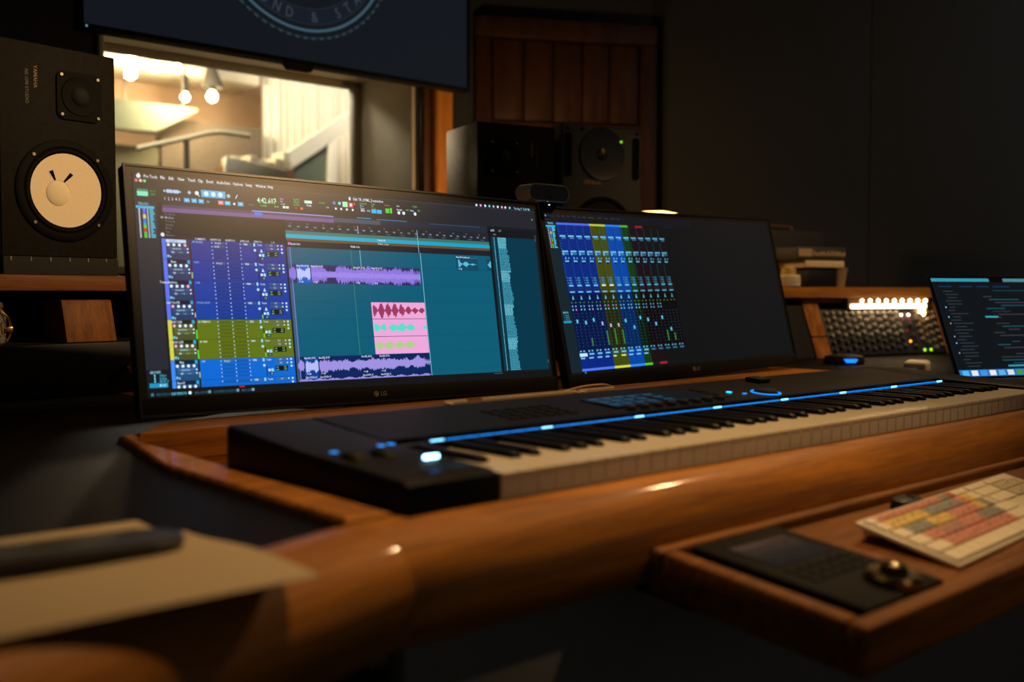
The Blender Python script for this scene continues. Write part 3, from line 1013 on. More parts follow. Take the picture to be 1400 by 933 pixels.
u.rect(0.4475, 0.0560, 0.4600, 0.0830, (170, 240, 190), 2)
u.rect(0.4625, 0.0575, 0.4735, 0.0835, (215, 50, 80), 2)
u.dot(0.4680, 0.0705, 0.0036, (255, 225, 230))
u.dot(0.4770, 0.0640, 0.0022, (220, 90, 80))
for x in (0.4300, 0.4430, 0.4570, 0.4715):
    u.dot(x, 0.0955, 0.0028, WT, n=6)
for i, s in enumerate(('Count Off', 'Meter', 'Tempo')):
    u.text(0.4905, 0.0580 + 0.0125 * i, 0.0085, s, [(110, 205, 110), (150, 175, 240), (225, 230, 240)][i])
    u.text(0.5200, 0.0560 + 0.0130 * i, 0.0085, ['2 bars', '4/4', '112.00'][i], (110, 205, 110))
u.text(0.4920, 0.0945, 0.011, 'MIDI', WT)
u.text(0.5070, 0.0945, 0.011, '1+2', WT)
for a in (0.5190, 0.5330):
    u.rect(a, 0.0845, a + 0.0125, 0.1045, (60, 180, 235), 2)
u.rect(0.5560, 0.0740, 0.5660, 0.0980, (70, 215, 45), 2)
u.rect(0.5680, 0.0700, 0.5730, 0.0980, (90, 225, 60), 2)
u.rect(0.5540, 0.0560, 0.5680, 0.0585, (200, 130, 40), 2)
for i, s in enumerate(('Grid', 'Strength', '')):
    u.text(0.5860, 0.0560 + 0.019 * i, 0.009, s, WT)
u.text(0.6290, 0.0520, 0.0085, '115.000', (110, 205, 110))
u.text(0.6220, 0.0740, 0.009, 'Swing', WT)
u.text(0.6100, 0.0740, 0.0085, '100%', (110, 205, 110))
u.text(0.6430, 0.0730, 0.0085, '50%', (110, 205, 110))
for x in (0.5910, 0.6040, 0.6350):
    u.dot(x, 0.0920, 0.004, WT)
# universe strip
u.rect(0.0525, 0.1300, 0.8420, 0.1720, (38, 40, 50), 1)
u.rect(0.0525, 0.1500, 0.4220, 0.1700, (112, 84, 142), 2)
u.rect(0.2350, 0.1345, 0.4220, 0.1395, (150, 150, 215), 3)
u.rect(0.0525, 0.1380, 0.4220, 0.1490, (76, 62, 96), 2)
u.rect(0.2397, 0.1420, 0.2580, 0.1590, (60, 110, 235), 3)
u.rect(0.4220, 0.1430, 0.5390, 0.1650, (62, 78, 98), 2)
u.rect(0.4800, 0.1330, 0.5160, 0.1365, (70, 160, 195), 3)
u.rect(0.5300, 0.1350, 0.6100, 0.1385, (60, 130, 170), 3)
u.rect(0.5390, 0.1400, 0.8400, 0.1600, (32, 44, 60), 2)
u.rect(0.6720, 0.1390, 0.8200, 0.1420, (52, 84, 112), 3)
for i, s in enumerate(('Bars|Beats', 'Min:Secs', 'Timecode', 'Samples', 'Meter', 'Key', 'Markers')):
    u.text(0.0560, 0.1790 + i * 0.0160, 0.0105, s, (175, 180, 190) if i == 1 else (112, 108, 108))
u.rect(0.0478, 0.1900, 0.0535, 0.2000, (140, 140, 145), 2)
u.dot(0.0495, 0.2740, 0.0038, WT)
# left column: track list
u.rect(0, 0.1300, 0.0425, 0.8780, (38, 41, 50), 1)
u.text(0.0070, 0.1390, 0.0115, 'TRACKS', (150, 190, 205))
u.rect(0.0030, 0.1480, 0.0375, 0.1600, (40, 180, 225), 2)
rc = [(120, 110, 235), (110, 100, 230), (90, 95, 235), (235, 215, 95), (235, 215, 95), (60, 130, 235), (60, 130, 235), (50, 140, 235), (90, 205, 60), (100, 210, 60), (215, 60, 50), (215, 60, 50), (80, 200, 50), (80, 200, 50), (90, 205, 60)]
for i, c in enumerate(rc):
    v = 0.1630 + i * 0.0088
    u.dot(0.0085, v + 0.002, 0.0016, WT, n=5)
    u.rect(0.0150, v - 0.0020, 0.0205, v + 0.0060, c, 3)
    u.dot(0.0245, v + 0.002, 0.0016, (190, 220, 235), n=5)
    u.rect(0.0280, v - 0.001, 0.0280 + rn.uniform(0.004, 0.010), v + 0.0045, (90, 190, 220), 3)
    u.rect(0.0275, v - 0.0025, 0.0385, v + 0.0065, (20, 70, 95), 2)
u.text(0.0062, 0.8890, 0.0115, 'GROUPS', (140, 225, 245))
for i in range(3):
    u.rect(0.0140, 0.8990 + i * 0.0125, 0.0165, 0.9080 + i * 0.0125, (120, 225, 245), 3)
    u.text(0.0240, 0.9035 + i * 0.0125, 0.010, ['<ALL>', 'Drums', 'BKGD V'][i], (80, 190, 215))
u.rect(0.0045, 0.9365, 0.0390, 0.9560, (20, 150, 200), 2)
u.text(0.0230, 0.9465, 0.010, 'MUSIC', (190, 240, 250))
# track rows
rowv = [0.292, 0.386, 0.480, 0.571, 0.6590, 0.7495, 0.8390, 0.9310, 0.9640]
rowc = [(30, 52, 142), (20, 54, 148), (12, 58, 156), (6, 62, 160), (98, 116, 22), (98, 116, 22), (4, 106, 214), (4, 104, 208)]  # upper blue rows redder, with the lamp's sheen on the screen mixed in
barc = [(92, 116, 240), (92, 116, 240), (92, 116, 240), (92, 116, 240), (214, 214, 70), (214, 214, 70), (60, 140, 250), (60, 140, 250)]
nm = ['Lead Vox', 'Banjo', 'TrumpetBaritone', 'Lead Vox DB', 'BGV 1.DB', 'BGV 2.DB', 'Bass', 'Bass DI']
cm = ['MY REVERB', '*LAST', '0 DB', 'VOCAL LA-2A', 'BL TREMOLO', 'BL VERB', 'AMP', '']
u.rect(0.0440, 0.2790, 0.3060, 0.2920, (30, 32, 38), 1)
for x, s in ((0.1120, 'COMMENTS'), (0.1430, 'INSERTS A-E'), (0.1740, 'INSERTS F-J'), (0.2050, 'SENDS A-E'), (0.2345, 'SENDS F-J'), (0.2720, 'I / O')):
    u.text(x, 0.2860, 0.0085, s, (215, 225, 240))
for r_ in range(8):
    v0, v1, c = rowv[r_], rowv[r_ + 1] - 0.0012, rowc[r_]
    u.rect(0.0470, v0, 0.0545, v1, barc[r_], 1)
    u.rect(0.0545, v0, 0.1000, v1, tuple(int(x * 0.42 + 34) for x in c), 1)
    u.rect(0.1000, v0, 0.1028, v1, (70, 16, 34) if r_ < 4 else (18, 26, 14), 2)
    u.rect(0.1030, v0, 0.3020, v1, c, 1)
    dk = tuple(int(x * 0.86) for x in c)
    for a, b in ((0.1480, 0.1735), (0.1775, 0.2030)):
        for k in range(5):
            vv = v0 + 0.006 + k * 0.0165
            if vv + 0.012 < v1:
                u.rect(a, vv, b, vv + 0.0125, dk, 2)
    if r_ in (4, 5):
        u.rect(0.1002, v0 + 0.045, 0.1028, v1 - 0.002, (90, 225, 60), 3)
    elif r_ in (1, 3, 6):
        u.rect(0.1002, v0 + 0.055, 0.1026, v1 - 0.010, (170, 190, 120), 3)
    # name plate, buttons, input menus
    if r_ == 0:
        u.rect(0.0550, v0 + 0.002, 0.0940, v0 + 0.0165, (196, 214, 250), 2)
        u.text(0.0620, v0 + 0.0095, 0.0085, nm[0], (60, 70, 130), 3)
    else:
        u.rect(0.0550, v0 + 0.001, 0.0925, v0 + 0.0165, tuple(int(x * 0.25 + 8) for x in c), 2)
        u.text(0.0735 - 0.0028 * len(nm[r_]) * 0.85, v0 + 0.0090, 0.0100, nm[r_], WT)
        u.rect(0.0938, v0 + 0.001, 0.0988, v0 + 0.0165, (30, 165, 220), 2)
    for k in range(4):
        if v0 + 0.030 < v1:
            u.dot(0.0590 + 0.0108 * k, v0 + 0.0265, 0.0032, (245, 165, 205) if (k == 0 and 2 < r_ < 6) or (k == 3 and r_ in (0, 2)) else WT, n=6)
    if v0 + 0.07 < v1:
        u.rect(0.0590, v0 + 0.0370, 0.0985, v0 + 0.0490, tuple(int(x * 0.5 + 52) for x in c), 2)
        u.text(0.0660, v0 + 0.0435, 0.0090, 'waveform', (170, 215, 230))
        u.rect(0.0590, v0 + 0.0530, 0.0985, v0 + 0.0640, tuple(int(x * 0.5 + 44) for x in c), 2)
        u.text(0.0640, v0 + 0.0590, 0.0090, 'dyn', WT)
        u.text(0.0780, v0 + 0.0590, 0.0080, 'read', (110, 190, 140))
        u.dot(0.0960, v0 + 0.0430, 0.0018, WT, n=5)
        u.dot(0.0960, v0 + 0.0590, 0.0018, WT, n=5)
        u.dot(0.0575, v0 + 0.0780, 0.0028, (90, 205, 245), n=6)
        u.poly(((0.0610, v0 + 0.084), (0.0630, v0 + 0.084), (0.0620, v0 + 0.073)), WT, 3)
    u.text(0.1065, v0 + 0.0085, 0.0088, cm[r_] or '-', (150, 185, 235) if r_ not in (4, 5) else (235, 240, 200))
    for x in (0.1455, 0.1755, 0.2045):
        k = 0
        while v0 + 0.010 + k * 0.0175 < v1 - 0.006:
            u.dot(x, v0 + 0.010 + k * 0.0175, 0.0013, (190, 215, 250), n=5)
            k += 1
    if r_ in (0, 1, 6):
        u.rect(0.1490, v0 + 0.004, 0.1720, v0 + 0.016, tuple(int(x * 0.6 + 40) for x in c), 3)
        u.text(0.1520, v0 + 0.0100, 0.0085, 'ProQ 3', WT, 4)
        if r_ == 0:
            u.rect(0.1490, v0 + 0.020, 0.1720, v0 + 0.032, tuple(int(x * 0.6 + 40) for x in c), 3)
            u.text(0.1500, v0 + 0.0260, 0.0085, 'LA-2A', WT, 4)
    u.rect(0.2065, v0 + 0.004, 0.2290, v0 + 0.015, tuple(int(x * 0.6 + 44) for x in c), 3)
    u.text(0.2110, v0 + 0.0095, 0.0085, 'VERB', WT, 4)
    u.rect(0.2325, v0 + 0.002, 0.2365, v0 + 0.017, (150, 215, 240), 3)
    u.text(0.2405, v0 + 0.0095, 0.0085, 'Tracks', (205, 225, 245), 4)
    for k in range(2):
        if v0 + 0.016 + k * 0.016 < v1:
            u.rect(0.2590, v0 + 0.003 + k * 0.0165, 0.2885, v0 + 0.0155 + k * 0.0165, tuple(int(x * 0.55 + 48) for x in c), 3)
            u.text(0.2690, v0 + 0.0095 + k * 0.0165, 0.0080, ['A 1', '1-2'][k], WT, 4)
            u.dot(0.2860, v0 + 0.0095 + k * 0.0165, 0.0016, WT, 4, n=5)
    if v0 + 0.07 < v1:
        u.poly(((0.2460, v0 + 0.045), (0.2520, v0 + 0.045), (0.2490, v0 + 0.027)), (190, 220, 250) if r_ < 4 else c, 3)
        u.dot(0.2350, v0 + 0.036, 0.0030, (180, 220, 250), n=6)
        u.rect(0.2390, v0 + 0.040, 0.2408, v1 - 0.004, (20, 22, 30), 3)
        if r_ in (3, 4, 5):
            u.rect(0.2390, v0 + 0.065, 0.2412, v1 - 0.003, (110, 215, 60), 4)
        u.dot(0.2455, v0 + 0.0590, 0.0028, WT, n=6)
        u.rect(0.2495, v0 + 0.052, 0.2545, v0 + 0.066, (140, 225, 250), 3)
        u.rect(0.2450, v0 + 0.070, 0.2540, v0 + 0.082, (12, 16, 20), 3)
        u.text(0.2475, v0 + 0.076, 0.0080, '0.0', WT, 4)
        u.rect(0.2590, v0 + 0.0400, 0.2860, v0 + 0.0640, (12, 20, 16), 3)
        for k in range(2):
            u.text(0.2610, v0 + 0.046 + 0.0110 * k, 0.0080, ['vol', 'pan'][k], (150, 225, 160), 4)
            u.text(0.2770, v0 + 0.046 + 0.0110 * k, 0.0080, ['-6.2', '>0<'][k], (150, 225, 160), 4)
    for k in range(3):
        if v0 + 0.012 + k * 0.0165 < v1:
            u.rect(0.2925, v0 + 0.005 + k * 0.0165, 0.2965, v0 + 0.014 + k * 0.0165, (190, 225, 245) if not (r_ == 0 and k == 0) else (245, 150, 215), 3)
# timeline rulers
u.rect(0.3060, 0.1720, 0.8440, 0.2220, (33, 37, 46), 2)
for k in range(27):
    x = 0.3140 + k * 0.0197
    u.text(x, 0.2000, 0.0080, '%d:%02d' % (4 + k // 12, (k * 5) % 60), (170, 195, 230))
for k in range(14):
    x = 0.3230 + k * 0.038
    u.text(x, 0.2140, 0.0065, '%d' % (12400000 + k * 240000), (105, 110, 125))
    u.text(x - 0.006, 0.1850, 0.0075, '%d' % (121 + k * 4), (140, 130, 130))
u.rect(0.3060, 0.2220, 0.8440, 0.2390, (62, 116, 108), 2)
u.rect(0.3060, 0.2390, 0.8440, 0.2590, (4, 168, 204), 2)
u.rect(0.3060, 0.2590, 0.8440, 0.2730, (104, 76, 48), 2)
u.rect(0.3060, 0.2730, 0.8440, 0.3040, (30, 32, 40), 2)
u.text(0.5280, 0.2470, 0.0090, 'Default: 4/4', WT)
u.text(0.5280, 0.2650, 0.0090, 'Default: C major', (225, 215, 200))
u.text(0.3150, 0.2870, 0.0110, 'Banda Solo', WT)
u.text(0.4580, 0.2870, 0.0110, 'Fiddle Solo', WT)
u.rect(0.3095, 0.2800, 0.3140, 0.2930, (225, 110, 220), 3)
# clip area
u.rect(0.3060, 0.3040, 0.8420, 0.9600, (6, 92, 118), 1)
for v in rowv[1:-1]:
    u.rect(0.3060, v - 0.001, 0.8420, v + 0.0005, (4, 74, 98), 2)
u.rect(0.3060, 0.3040, 0.3120, 0.9600, (60, 92, 130), 2)
u.rect(0.3120, 0.3040, 0.3140, 0.9600, (120, 130, 190), 3)


def env(k):
    def f(t):
        a = 0.98 + 0.2 * sin(t * 37 + k) * sin(t * 11 + 2 * k)
        if k == 1:
            if 0.125 < t < 0.21:
                a *= 0.45
            if t > 0.93:
                a *= 0.2 + 0.75 * abs(sin(t * 160))
        if k == 2:
            a = 0.50 + 0.35 * abs(sin(t * 23)) * abs(sin(t * 7 + 1)) + 0.15 * sin(t * 60)
            if t > 0.94:
                a = 0.06 + 0.5 * abs(sin(t * 190)) ** 3
        return max(0.03, a)
    return f


u.rect(0.3065, 0.3890, 0.6325, 0.4800, (50, 42, 92), 2)
u.rect(0.3235, 0.3890, 0.3560, 0.4800, (28, 92, 196), 3)
u.wave(0.3065, 0.3225, 0.3890, 0.4800, 10, lambda t: 0.9 * sin(0.4 + 2.3 * t), (142, 118, 222), rn, 4)
u.wave(0.3245, 0.3550, 0.3960, 0.4720, 26, lambda t: 0.75 + 0.2 * sin(9 * t), (186, 200, 250), rn, 4)
u.wave(0.3575, 0.6325, 0.3890, 0.4810, 210, env(1), (142, 118, 222), rn, 4)
u.wave(0.3575, 0.6325, 0.4090, 0.4620, 90, lambda t: 0.6, (156, 134, 232), rn, 5)
for x in (0.3235, 0.3565, 0.4590, 0.5040):
    u.text(x + 0.001, 0.3945, 0.0090, 'Banjo.DB_05-%02d' % rn.randint(10, 40), (240, 240, 255), 6)
    u.text(x + 0.003, 0.4740, 0.0085, '> 0 dB', (240, 240, 255), 6)
u.rect(0.4962, 0.5720, 0.6370, 0.8400, (150, 60, 92), 2)
for v0, v1, c, e_ in ((0.5725, 0.6570, (158, 58, 96), 0), (0.6600, 0.7480, (96, 220, 204), 1), (0.7510, 0.8395, (178, 206, 140), 2)):
    u.rect(0.4962, v0, 0.6370, v1, (238, 168, 220), 3)
    if e_ == 0:
        f = lambda t: max(0.06, abs(sin(t * 24 + 0.9)) ** 1.3 * (0.72 + 0.35 * sin(t * 5.2)) + 0.06)
        u.wave(0.4990, 0.6350, v0, v1, 110, f, c, rn, 4)
    elif e_ == 1:
        f = lambda t: max(0.03, (0.46 * abs(sin(t * 14.6 + 1.0)) + (0.55 if 0.55 < t < 0.60 else 0) + 0.12) * (0.1 if 0.28 < t < 0.34 else 1))
        u.wave(0.4990, 0.6040, v0, v1, 60, f, c, rn, 4)
        u.wave(0.6270, 0.6365, v0, v1, 8, lambda t: 0.25, c, rn, 4)
    else:
        f = lambda t: max(0.03, 0.58 * abs(sin(t * 12.4 + 0.7)) ** 0.7)
        u.wave(0.4990, 0.6040, v0, v1, 60, f, c, rn, 4)
u.rect(0.3085, 0.8420, 0.6385, 0.9600, (4, 36, 92), 2)
u.rect(0.3235, 0.8420, 0.3560, 0.9600, (8, 62, 148), 3)
u.wave(0.3090, 0.3230, 0.8420, 0.9300, 10, lambda t: 0.8 * sin(0.4 + 2.3 * t), (160, 146, 226), rn, 4)
u.wave(0.3260, 0.3550, 0.8500, 0.9300, 24, lambda t: 0.7 + 0.2 * sin(9 * t), (180, 190, 245), rn, 4)
u.wave(0.3575, 0.6385, 0.8430, 0.9340, 200, env(2), (160, 146, 226), rn, 4)
u.wave(0.3090, 0.6350, 0.9450, 0.9600, 120, lambda t: 0.3 + 0.6 * abs(sin(t * 31)), (150, 140, 220), rn, 4, base=1.0)
for x in (0.3235, 0.3565, 0.4590, 0.5040):
    u.text(x + 0.001, 0.8480, 0.0090, 'Bass.DB_05-%02d' % rn.randint(10, 40), (240, 240, 255), 6)
    u.text(x + 0.003, 0.9250, 0.0085, '> 0 dB', (240, 240, 255), 6)
    u.text(x + 0.001, 0.9420, 0.0090, 'Bass DI.DB_05', (220, 230, 255), 6)
u.rect(0.7384, 0.3200, 0.8030, 0.3900, (14, 74, 100), 2)
u.rect(0.7384, 0.3200, 0.8030, 0.3215, (70, 130, 150), 3)
u.rect(0.7384, 0.3885, 0.8030, 0.3900, (10, 50, 70), 3)
u.wave(0.7440, 0.7990, 0.3240, 0.3860, 44, lambda t: max(0.03, (1 - t) * (0.55 + 0.45 * sin(t * 16 + 1.2))), (90, 186, 220), rn, 4)
u.text(0.7395, 0.3165, 0.0085, 'Banjo.DB.Crossfade_grd', WT, 5)
u.text(0.7420, 0.3830, 0.0085, '> 0 dB', WT, 5)
u.rect(0.8290, 0.3200, 0.8420, 0.3900, (14, 74, 100), 2)
u.wave(0.8310, 0.8420, 0.3240, 0.3860, 8, lambda t: 0.9 * t, (90, 186, 220), rn, 4)
u.rect(0.4565, 0.3040, 0.4580, 0.8400, (60, 130, 118), 3)
u.rect(0.4790, 0.1780, 0.4802, 0.2180, (240, 190, 245), 5)
u.rect(0.4790, 0.3040, 0.4802, 0.3880, (140, 205, 225), 5)
u.rect(0.6345, 0.1800, 0.6357, 0.3040, (150, 205, 215), 5)
u.rect(0.6375, 0.3040, 0.6390, 0.9600, (130, 200, 215), 5)
# clip list on the right
u.rect(0.8420, 0.1460, 0.8500, 0.9600, (16, 20, 26), 2)
u.rect(0.8500, 0.1460, 1.0, 0.1900, (18, 21, 27), 2)
u.text(0.8510, 0.1530, 0.0105, 'CLIPS', WT)
u.text(0.8760, 0.1530, 0.0105, 'LIST', (150, 165, 180))
u.text(0.8580, 0.1750, 0.0095, 'Clips', (140, 150, 160))
u.rect(0.8500, 0.1900, 0.9925, 0.9560, (0, 54, 74), 2)
k = 0
v = 0.1960
while v < 0.9530:
    u.dot(0.8595, v, 0.0013, (150, 225, 240), n=5)
    bright = (k // 7) % 3 == 0
    x = 0.8705
    xe = 0.8960 + (0.004 if (k // 11) % 2 else 0.0) + rn.uniform(-0.001, 0.003)
    while x < xe:
        wd = rn.uniform(0.002, 0.006)
        u.rect(x, v - 0.0034, min(x + wd, xe), v + 0.0034, (110, 205, 225) if bright else (66, 160, 186), 3)
        x += wd + 0.0009
    k += 1
    v += 0.0092
for v in (0.172, 0.186, 0.198, 0.905, 0.915):
    u.dot(0.9930, v, 0.0018, (80, 110, 130), n=5)
# bottom bar
u.rect(0, 0.9640, 1, 1, (16, 18, 22), 3)
u.dot(0.0085, 0.9860, 0.0032, (60, 120, 140), 4, n=6)
for x, s, c in ((0.0160, 'MIDI EDITOR', (44, 92, 108)), (0.0430, 'CLIP EFFECTS', (100, 205, 225)), (0.0890, 'MELODYNE', (50, 96, 110)), (0.1250, 'CLIP EFFECTS EDITOR', (50, 96, 110)), (0.1830, 'MIDI LIVE', (50, 96, 110))):
    u.text(x, 0.9860, 0.0110, s, c, 4)
for x, c in ((0.0795, (220, 245, 250)), (0.1180, (110, 150, 160)), (0.1750, (120, 160, 170)), (0.2070, (120, 160, 170))):
    u.dot(x, 0.9850, 0.0034, c, 4, n=6)
u.rect(0.1790, 0.9660, 0.1900, 0.9715, (200, 40, 70), 4)
for k in range(6):
    u.dot(0.8190 + k * 0.0045, 0.9680, 0.0012, (100, 130, 150), 4, n=5)
u.build('screen_picture', MSCR, monL)

# ---- picture on the second monitor: mixer window
u = UI(AW, AH)
rn = random.Random(23)
u.rect(0, 0, 1, 1, (15, 17, 20), 0)
u.rect(0, 0.0, 0.60, 0.058, (18, 20, 27), 1)
u.dot(0.0060, 0.0190, 0.003, (120, 130, 145))
for x, s in ((0.0140, 'Pro Tools'), (0.0480, 'File'), (0.0650, 'Edit'), (0.0830, 'View'), (0.1030, 'Track'), (0.1240, 'Clip'), (0.1420, 'Event'), (0.1640, 'AudioSuite'), (0.1990, 'Options'), (0.2280, 'Setup'), (0.2520, 'Window'), (0.2780, 'Help')):
    u.text(x, 0.0190, 0.0115, s, (62, 66, 78))
u.text(0.0040, 0.0420, 0.0095, 'Mix: TR', (60, 64, 74))
u.rect(0.0, 0.0580, 0.0385, 0.99, (20, 36, 44), 1)
u.text(0.0080, 0.0660, 0.0115, 'TRACKS', (110, 220, 245))
u.rect(0.0010, 0.0800, 0.0340, 0.0900, (50, 190, 235), 2)
for i, c in enumerate(rc):
    v = 0.0950 + i * 0.0088
    u.dot(0.0075, v, 0.0014, WT, n=5)
    u.rect(0.0120, v - 0.003, 0.0170, v + 0.004, c, 3)
    u.rect(0.0200, v - 0.003, 0.0200 + rn.uniform(0.005, 0.012), v + 0.003, (90, 205, 235), 3)
u.text(0.0060, 0.6220, 0.0115, 'GROUPS', (110, 220, 245))
for i in range(3):
    u.text(0.0090, 0.6380 + 0.0130 * i, 0.0105, 'abc'[i] + '  Group', (60, 170, 200))
u.rect(0.0040, 0.6730, 0.0320, 0.6860, (30, 150, 195), 2)
sx = [0.0393 + 0.0308 * k for k in range(14)]
sc = [(4, 40, 128)] * 4 + [(66, 74, 14)] * 2 + [(2, 70, 166)] * 2 + [(16, 58, 20)] + [(26, 14, 20)] * 2 + [(17, 18, 20)] * 3
tc_ = [(70, 110, 245)] * 4 + [(190, 200, 60)] * 2 + [(40, 130, 235)] * 2 + [(80, 180, 50)] + [(32, 18, 22)] + [(140, 34, 42)] + [(17, 18, 20)] * 3
for i, x in enumerate(sx):
    x1 = x + 0.0300
    c = sc[i]
    f = 1.0 if i < 9 else 0.85
    lt = (int(110 * f), int(195 * f), int(235 * f))
    dm = (int(60 * f), int(130 * f), int(170 * f))
    u.rect(x, 0.0740, x1, 0.9680, c, 1)
    u.rect(x, 0.0610, x1 + 0.0008, 0.0740, tc_[i], 2)
    u.rect(x, 0.9700, x1 + 0.0008, 0.9850, tuple(min(255, int(q * 1.1)) for q in tc_[i]), 2)
    u.rect(x, 0.5050, x1, 0.8700, tuple(int(q * 0.55) for q in c), 2)
    k = 0
    while 0.082 + k * 0.016 < 0.405:
        vv = 0.082 + k * 0.016
        if not (0.135 < vv < 0.165 or 0.235 < vv < 0.318):
            u.dot(x + 0.003, vv, 0.0012, dm, n=5)
        k += 1
    u.rect(x + 0.005, 0.1400, x + 0.026, 0.1500, lt, 3)
    u.rect(x + 0.010, 0.1540, x + 0.026, 0.1620, dm, 3)
    u.rect(x + 0.004, 0.2370, x + 0.026, 0.2470, lt, 3)
    u.rect(x + 0.004, 0.2500, x + 0.010, 0.2650, lt, 3)
    u.rect(x + 0.012, 0.2530, x + 0.026, 0.2620, dm, 3)
    u.poly(((x + 0.010, 0.2900), (x + 0.016, 0.2900), (x + 0.013, 0.2740)), lt, 3)
    u.dot(x + 0.024, 0.2850, 0.0022, lt, n=5)
    u.rect(x + 0.009, 0.2990, x + 0.023, 0.3080, lt, 3)
    u.rect(x + 0.012, 0.3100, x + 0.020, 0.3190, (18, 24, 26), 3)
    for k, v in enumerate((0.405, 0.420, 0.436)):
        u.rect(x + 0.011, v, x + 0.021, v + 0.009, dm, 3)
        u.dot(x + 0.006, v + 0.004, 0.0012, lt, n=5)
    u.rect(x + 0.007, 0.4520, x + 0.023, 0.4620, (235, 240, 190) if i in (4, 5) else lt, 3)
    for v in (0.468, 0.480):
        u.rect(x + 0.004, v, x + 0.026, v + 0.008, tuple(int(q * 0.5 + 26) for q in c), 3)
    u.rect(x + 0.006, 0.4930, x + 0.024, 0.5010, lt, 3)
    u.poly(((x + 0.010, 0.5440), (x + 0.017, 0.5440), (x + 0.0135, 0.5160)), lt, 3)
    u.rect(x + 0.004, 0.5600, x + 0.008, 0.5660, (80, 150, 70), 3)
    u.rect(x + 0.018, 0.5600, x + 0.022, 0.5660, (80, 150, 70), 3)
    if i < 12:
        for a in (0.006, 0.018):
            u.dot(x + a, 0.5860, 0.0024, lt if not (i in (3, 4, 5) and a > 0.01) else (235, 120, 190), n=6)
            u.dot(x + a, 0.6070, 0.0026, lt if not (i in (0, 2) and a > 0.01) else (245, 130, 200), n=6)
    for k in range(11):
        u.dot(x + 0.006, 0.6320 + k * 0.0200, 0.0010, dm, n=5)
        u.dot(x + 0.021, 0.6320 + k * 0.0200, 0.0010, dm, n=5)
    vf = [0.680, 0.690, 0.675, 0.700, 0.715, 0.715, 0.690, 0.735, 0.675, 0.690, 0.720, 0.680, 0.760, 0.9][i]
    if i < 13:
        u.rect(x + 0.011, vf - 0.012, x + 0.0165, vf + 0.010, (200, 190, 230) if i in (3, 4, 5) else (100, 215, 250), 4)
        u.rect(x + 0.0132, 0.6300, x + 0.0142, 0.8350, (8, 12, 16), 3)
    if i in (1, 3, 4, 5, 11, 12):
        h = [0.04, 0.05, 0, 0.09, 0.10, 0.09, 0, 0, 0, 0, 0, 0.07, 0.05, 0][i]
        u.rect(x + 0.024, 0.8350 - h, x + 0.0275, 0.8350, (70, 150, 50), 3)
    u.rect(x + 0.004, 0.8440, x + 0.0115, 0.8520, (16, 30, 26), 3)
    for a in (0.004, 0.016):
        u.rect(x + a, 0.8590, x + a + 0.006, 0.8680, lt, 3)
    if i == 0:
        u.rect(x + 0.001, 0.8760, x + 0.029, 0.8960, (200, 235, 255), 3)
    else:
        u.rect(x + 0.006, 0.8780, x + 0.024, 0.8880, lt if i < 9 else dm, 3)
    if i < 9:
        u.rect(x + 0.003, 0.9020, x + rn.uniform(0.014, 0.024), 0.9110, (130, 190, 245) if i not in (4, 5) else (225, 230, 160), 3)
    if 4 <= i < 12 and i % 1 == 0:
        u.rect(x + 0.001, 0.0760, x + 0.0018, 0.40, tuple(int(q * 0.6) for q in c), 2)
u.rect(0.470, 0.0600, 0.520, 0.0660, (14, 30, 48), 2)
u.dot(0.050, 0.9930, 0.003, (40, 140, 190))
u.build('screen_picture', MSCR, monR)

# ------------------------------------------------------------------ webcam on the second monitor
wc = thing('webcam', 'silver rimmed pill shaped webcam clipped between the two monitors', 'webcam', (0.832, 0.800, 1.1475), (0, 0, R(-2)))
bm = B()
prism(bm, stadium(0.108, 0.034, 0.0168, 8), 0.001, 0.042, 'y')
obj('body', bm, mat('webcam_silver', (206, 198, 180), 0.4, 0.0), wc)
bm = B()
st_ = stadium(0.108, 0.034, 0.0168, 8)
tube(bm, [(x * 0.985, 0.0005, z * 0.96) for x, z in st_ + st_[:1]], 0.0014, 6)
obj('rim', bm, SILVER, wc)
bm = B()
prism(bm, stadium(0.103, 0.029, 0.0143, 8), -0.0004, 0.001, 'y')
obj('front_glass', bm, GLOSSB, wc)
obj('lens', lathe(B(), [(0.009, 0), (0.008, 0.0012), (0.003, 0.0006)], (0.0, -0.0005, -0.002), (0, -1, 0), 24), mat('lens_glass', (22, 24, 30), 0.05), wc)
obj('status_light', cyl(B(), (0.0, -0.0008, -0.0235), (0.0, 0.002, -0.0235), 0.001, seg=8), glow('webcam_light', (190, 240, 225), 2.0), wc)
obj('clip', box(B(), -0.014, 0.036, 0.0018, 0.050, -0.0245, -0.0172, 0.002), MATTE, wc)
obj('clip_arm', box(B(), -0.012, 0.034, 0.050, 0.056, -0.06, -0.0172, 0.002), MATTE, wc)

# ------------------------------------------------------------------ open laptop on the right of the desk
LPW, LPH = 0.345, 0.223
lp = thing('laptop', 'open laptop with a dark code window and colourful dock', 'laptop', (1.4707, 0.2541, 0.7741), (0, 0, -0.399))
ALU = mat('space_grey_aluminium', (96, 96, 98), 0.4, 0.85)
zb = ZT - 0.7741
obj('base', box(B(), -0.005, LPW + 0.005, -0.247, -0.006, zb + 0.0006, -0.003, 0.004, 3), ALU, lp)
km_ = mesh_of('laptop_key', box(B(), 0, 0.0165, 0, 0.0165, 0, 0.0012, 0.0004, 1), MATTE)
for j in range(5):
    for i in range(14):
        inst('key', km_, lp, (0.040 + i * 0.0190, -0.120 + j * 0.0190, -0.0028))
obj('trackpad', box(B(), 0.10, 0.245, -0.235, -0.140, -0.0029, -0.0025), mat('trackpad_grey', (84, 84, 86), 0.3, 0.7), lp)
lid = obj('lid', box(B(), -0.005, LPW + 0.005, 0.0006, 0.0055, -0.010, LPH + 0.005, 0.002), ALU, lp)
lid.rotation_euler = (-0.4147, 0, 0)
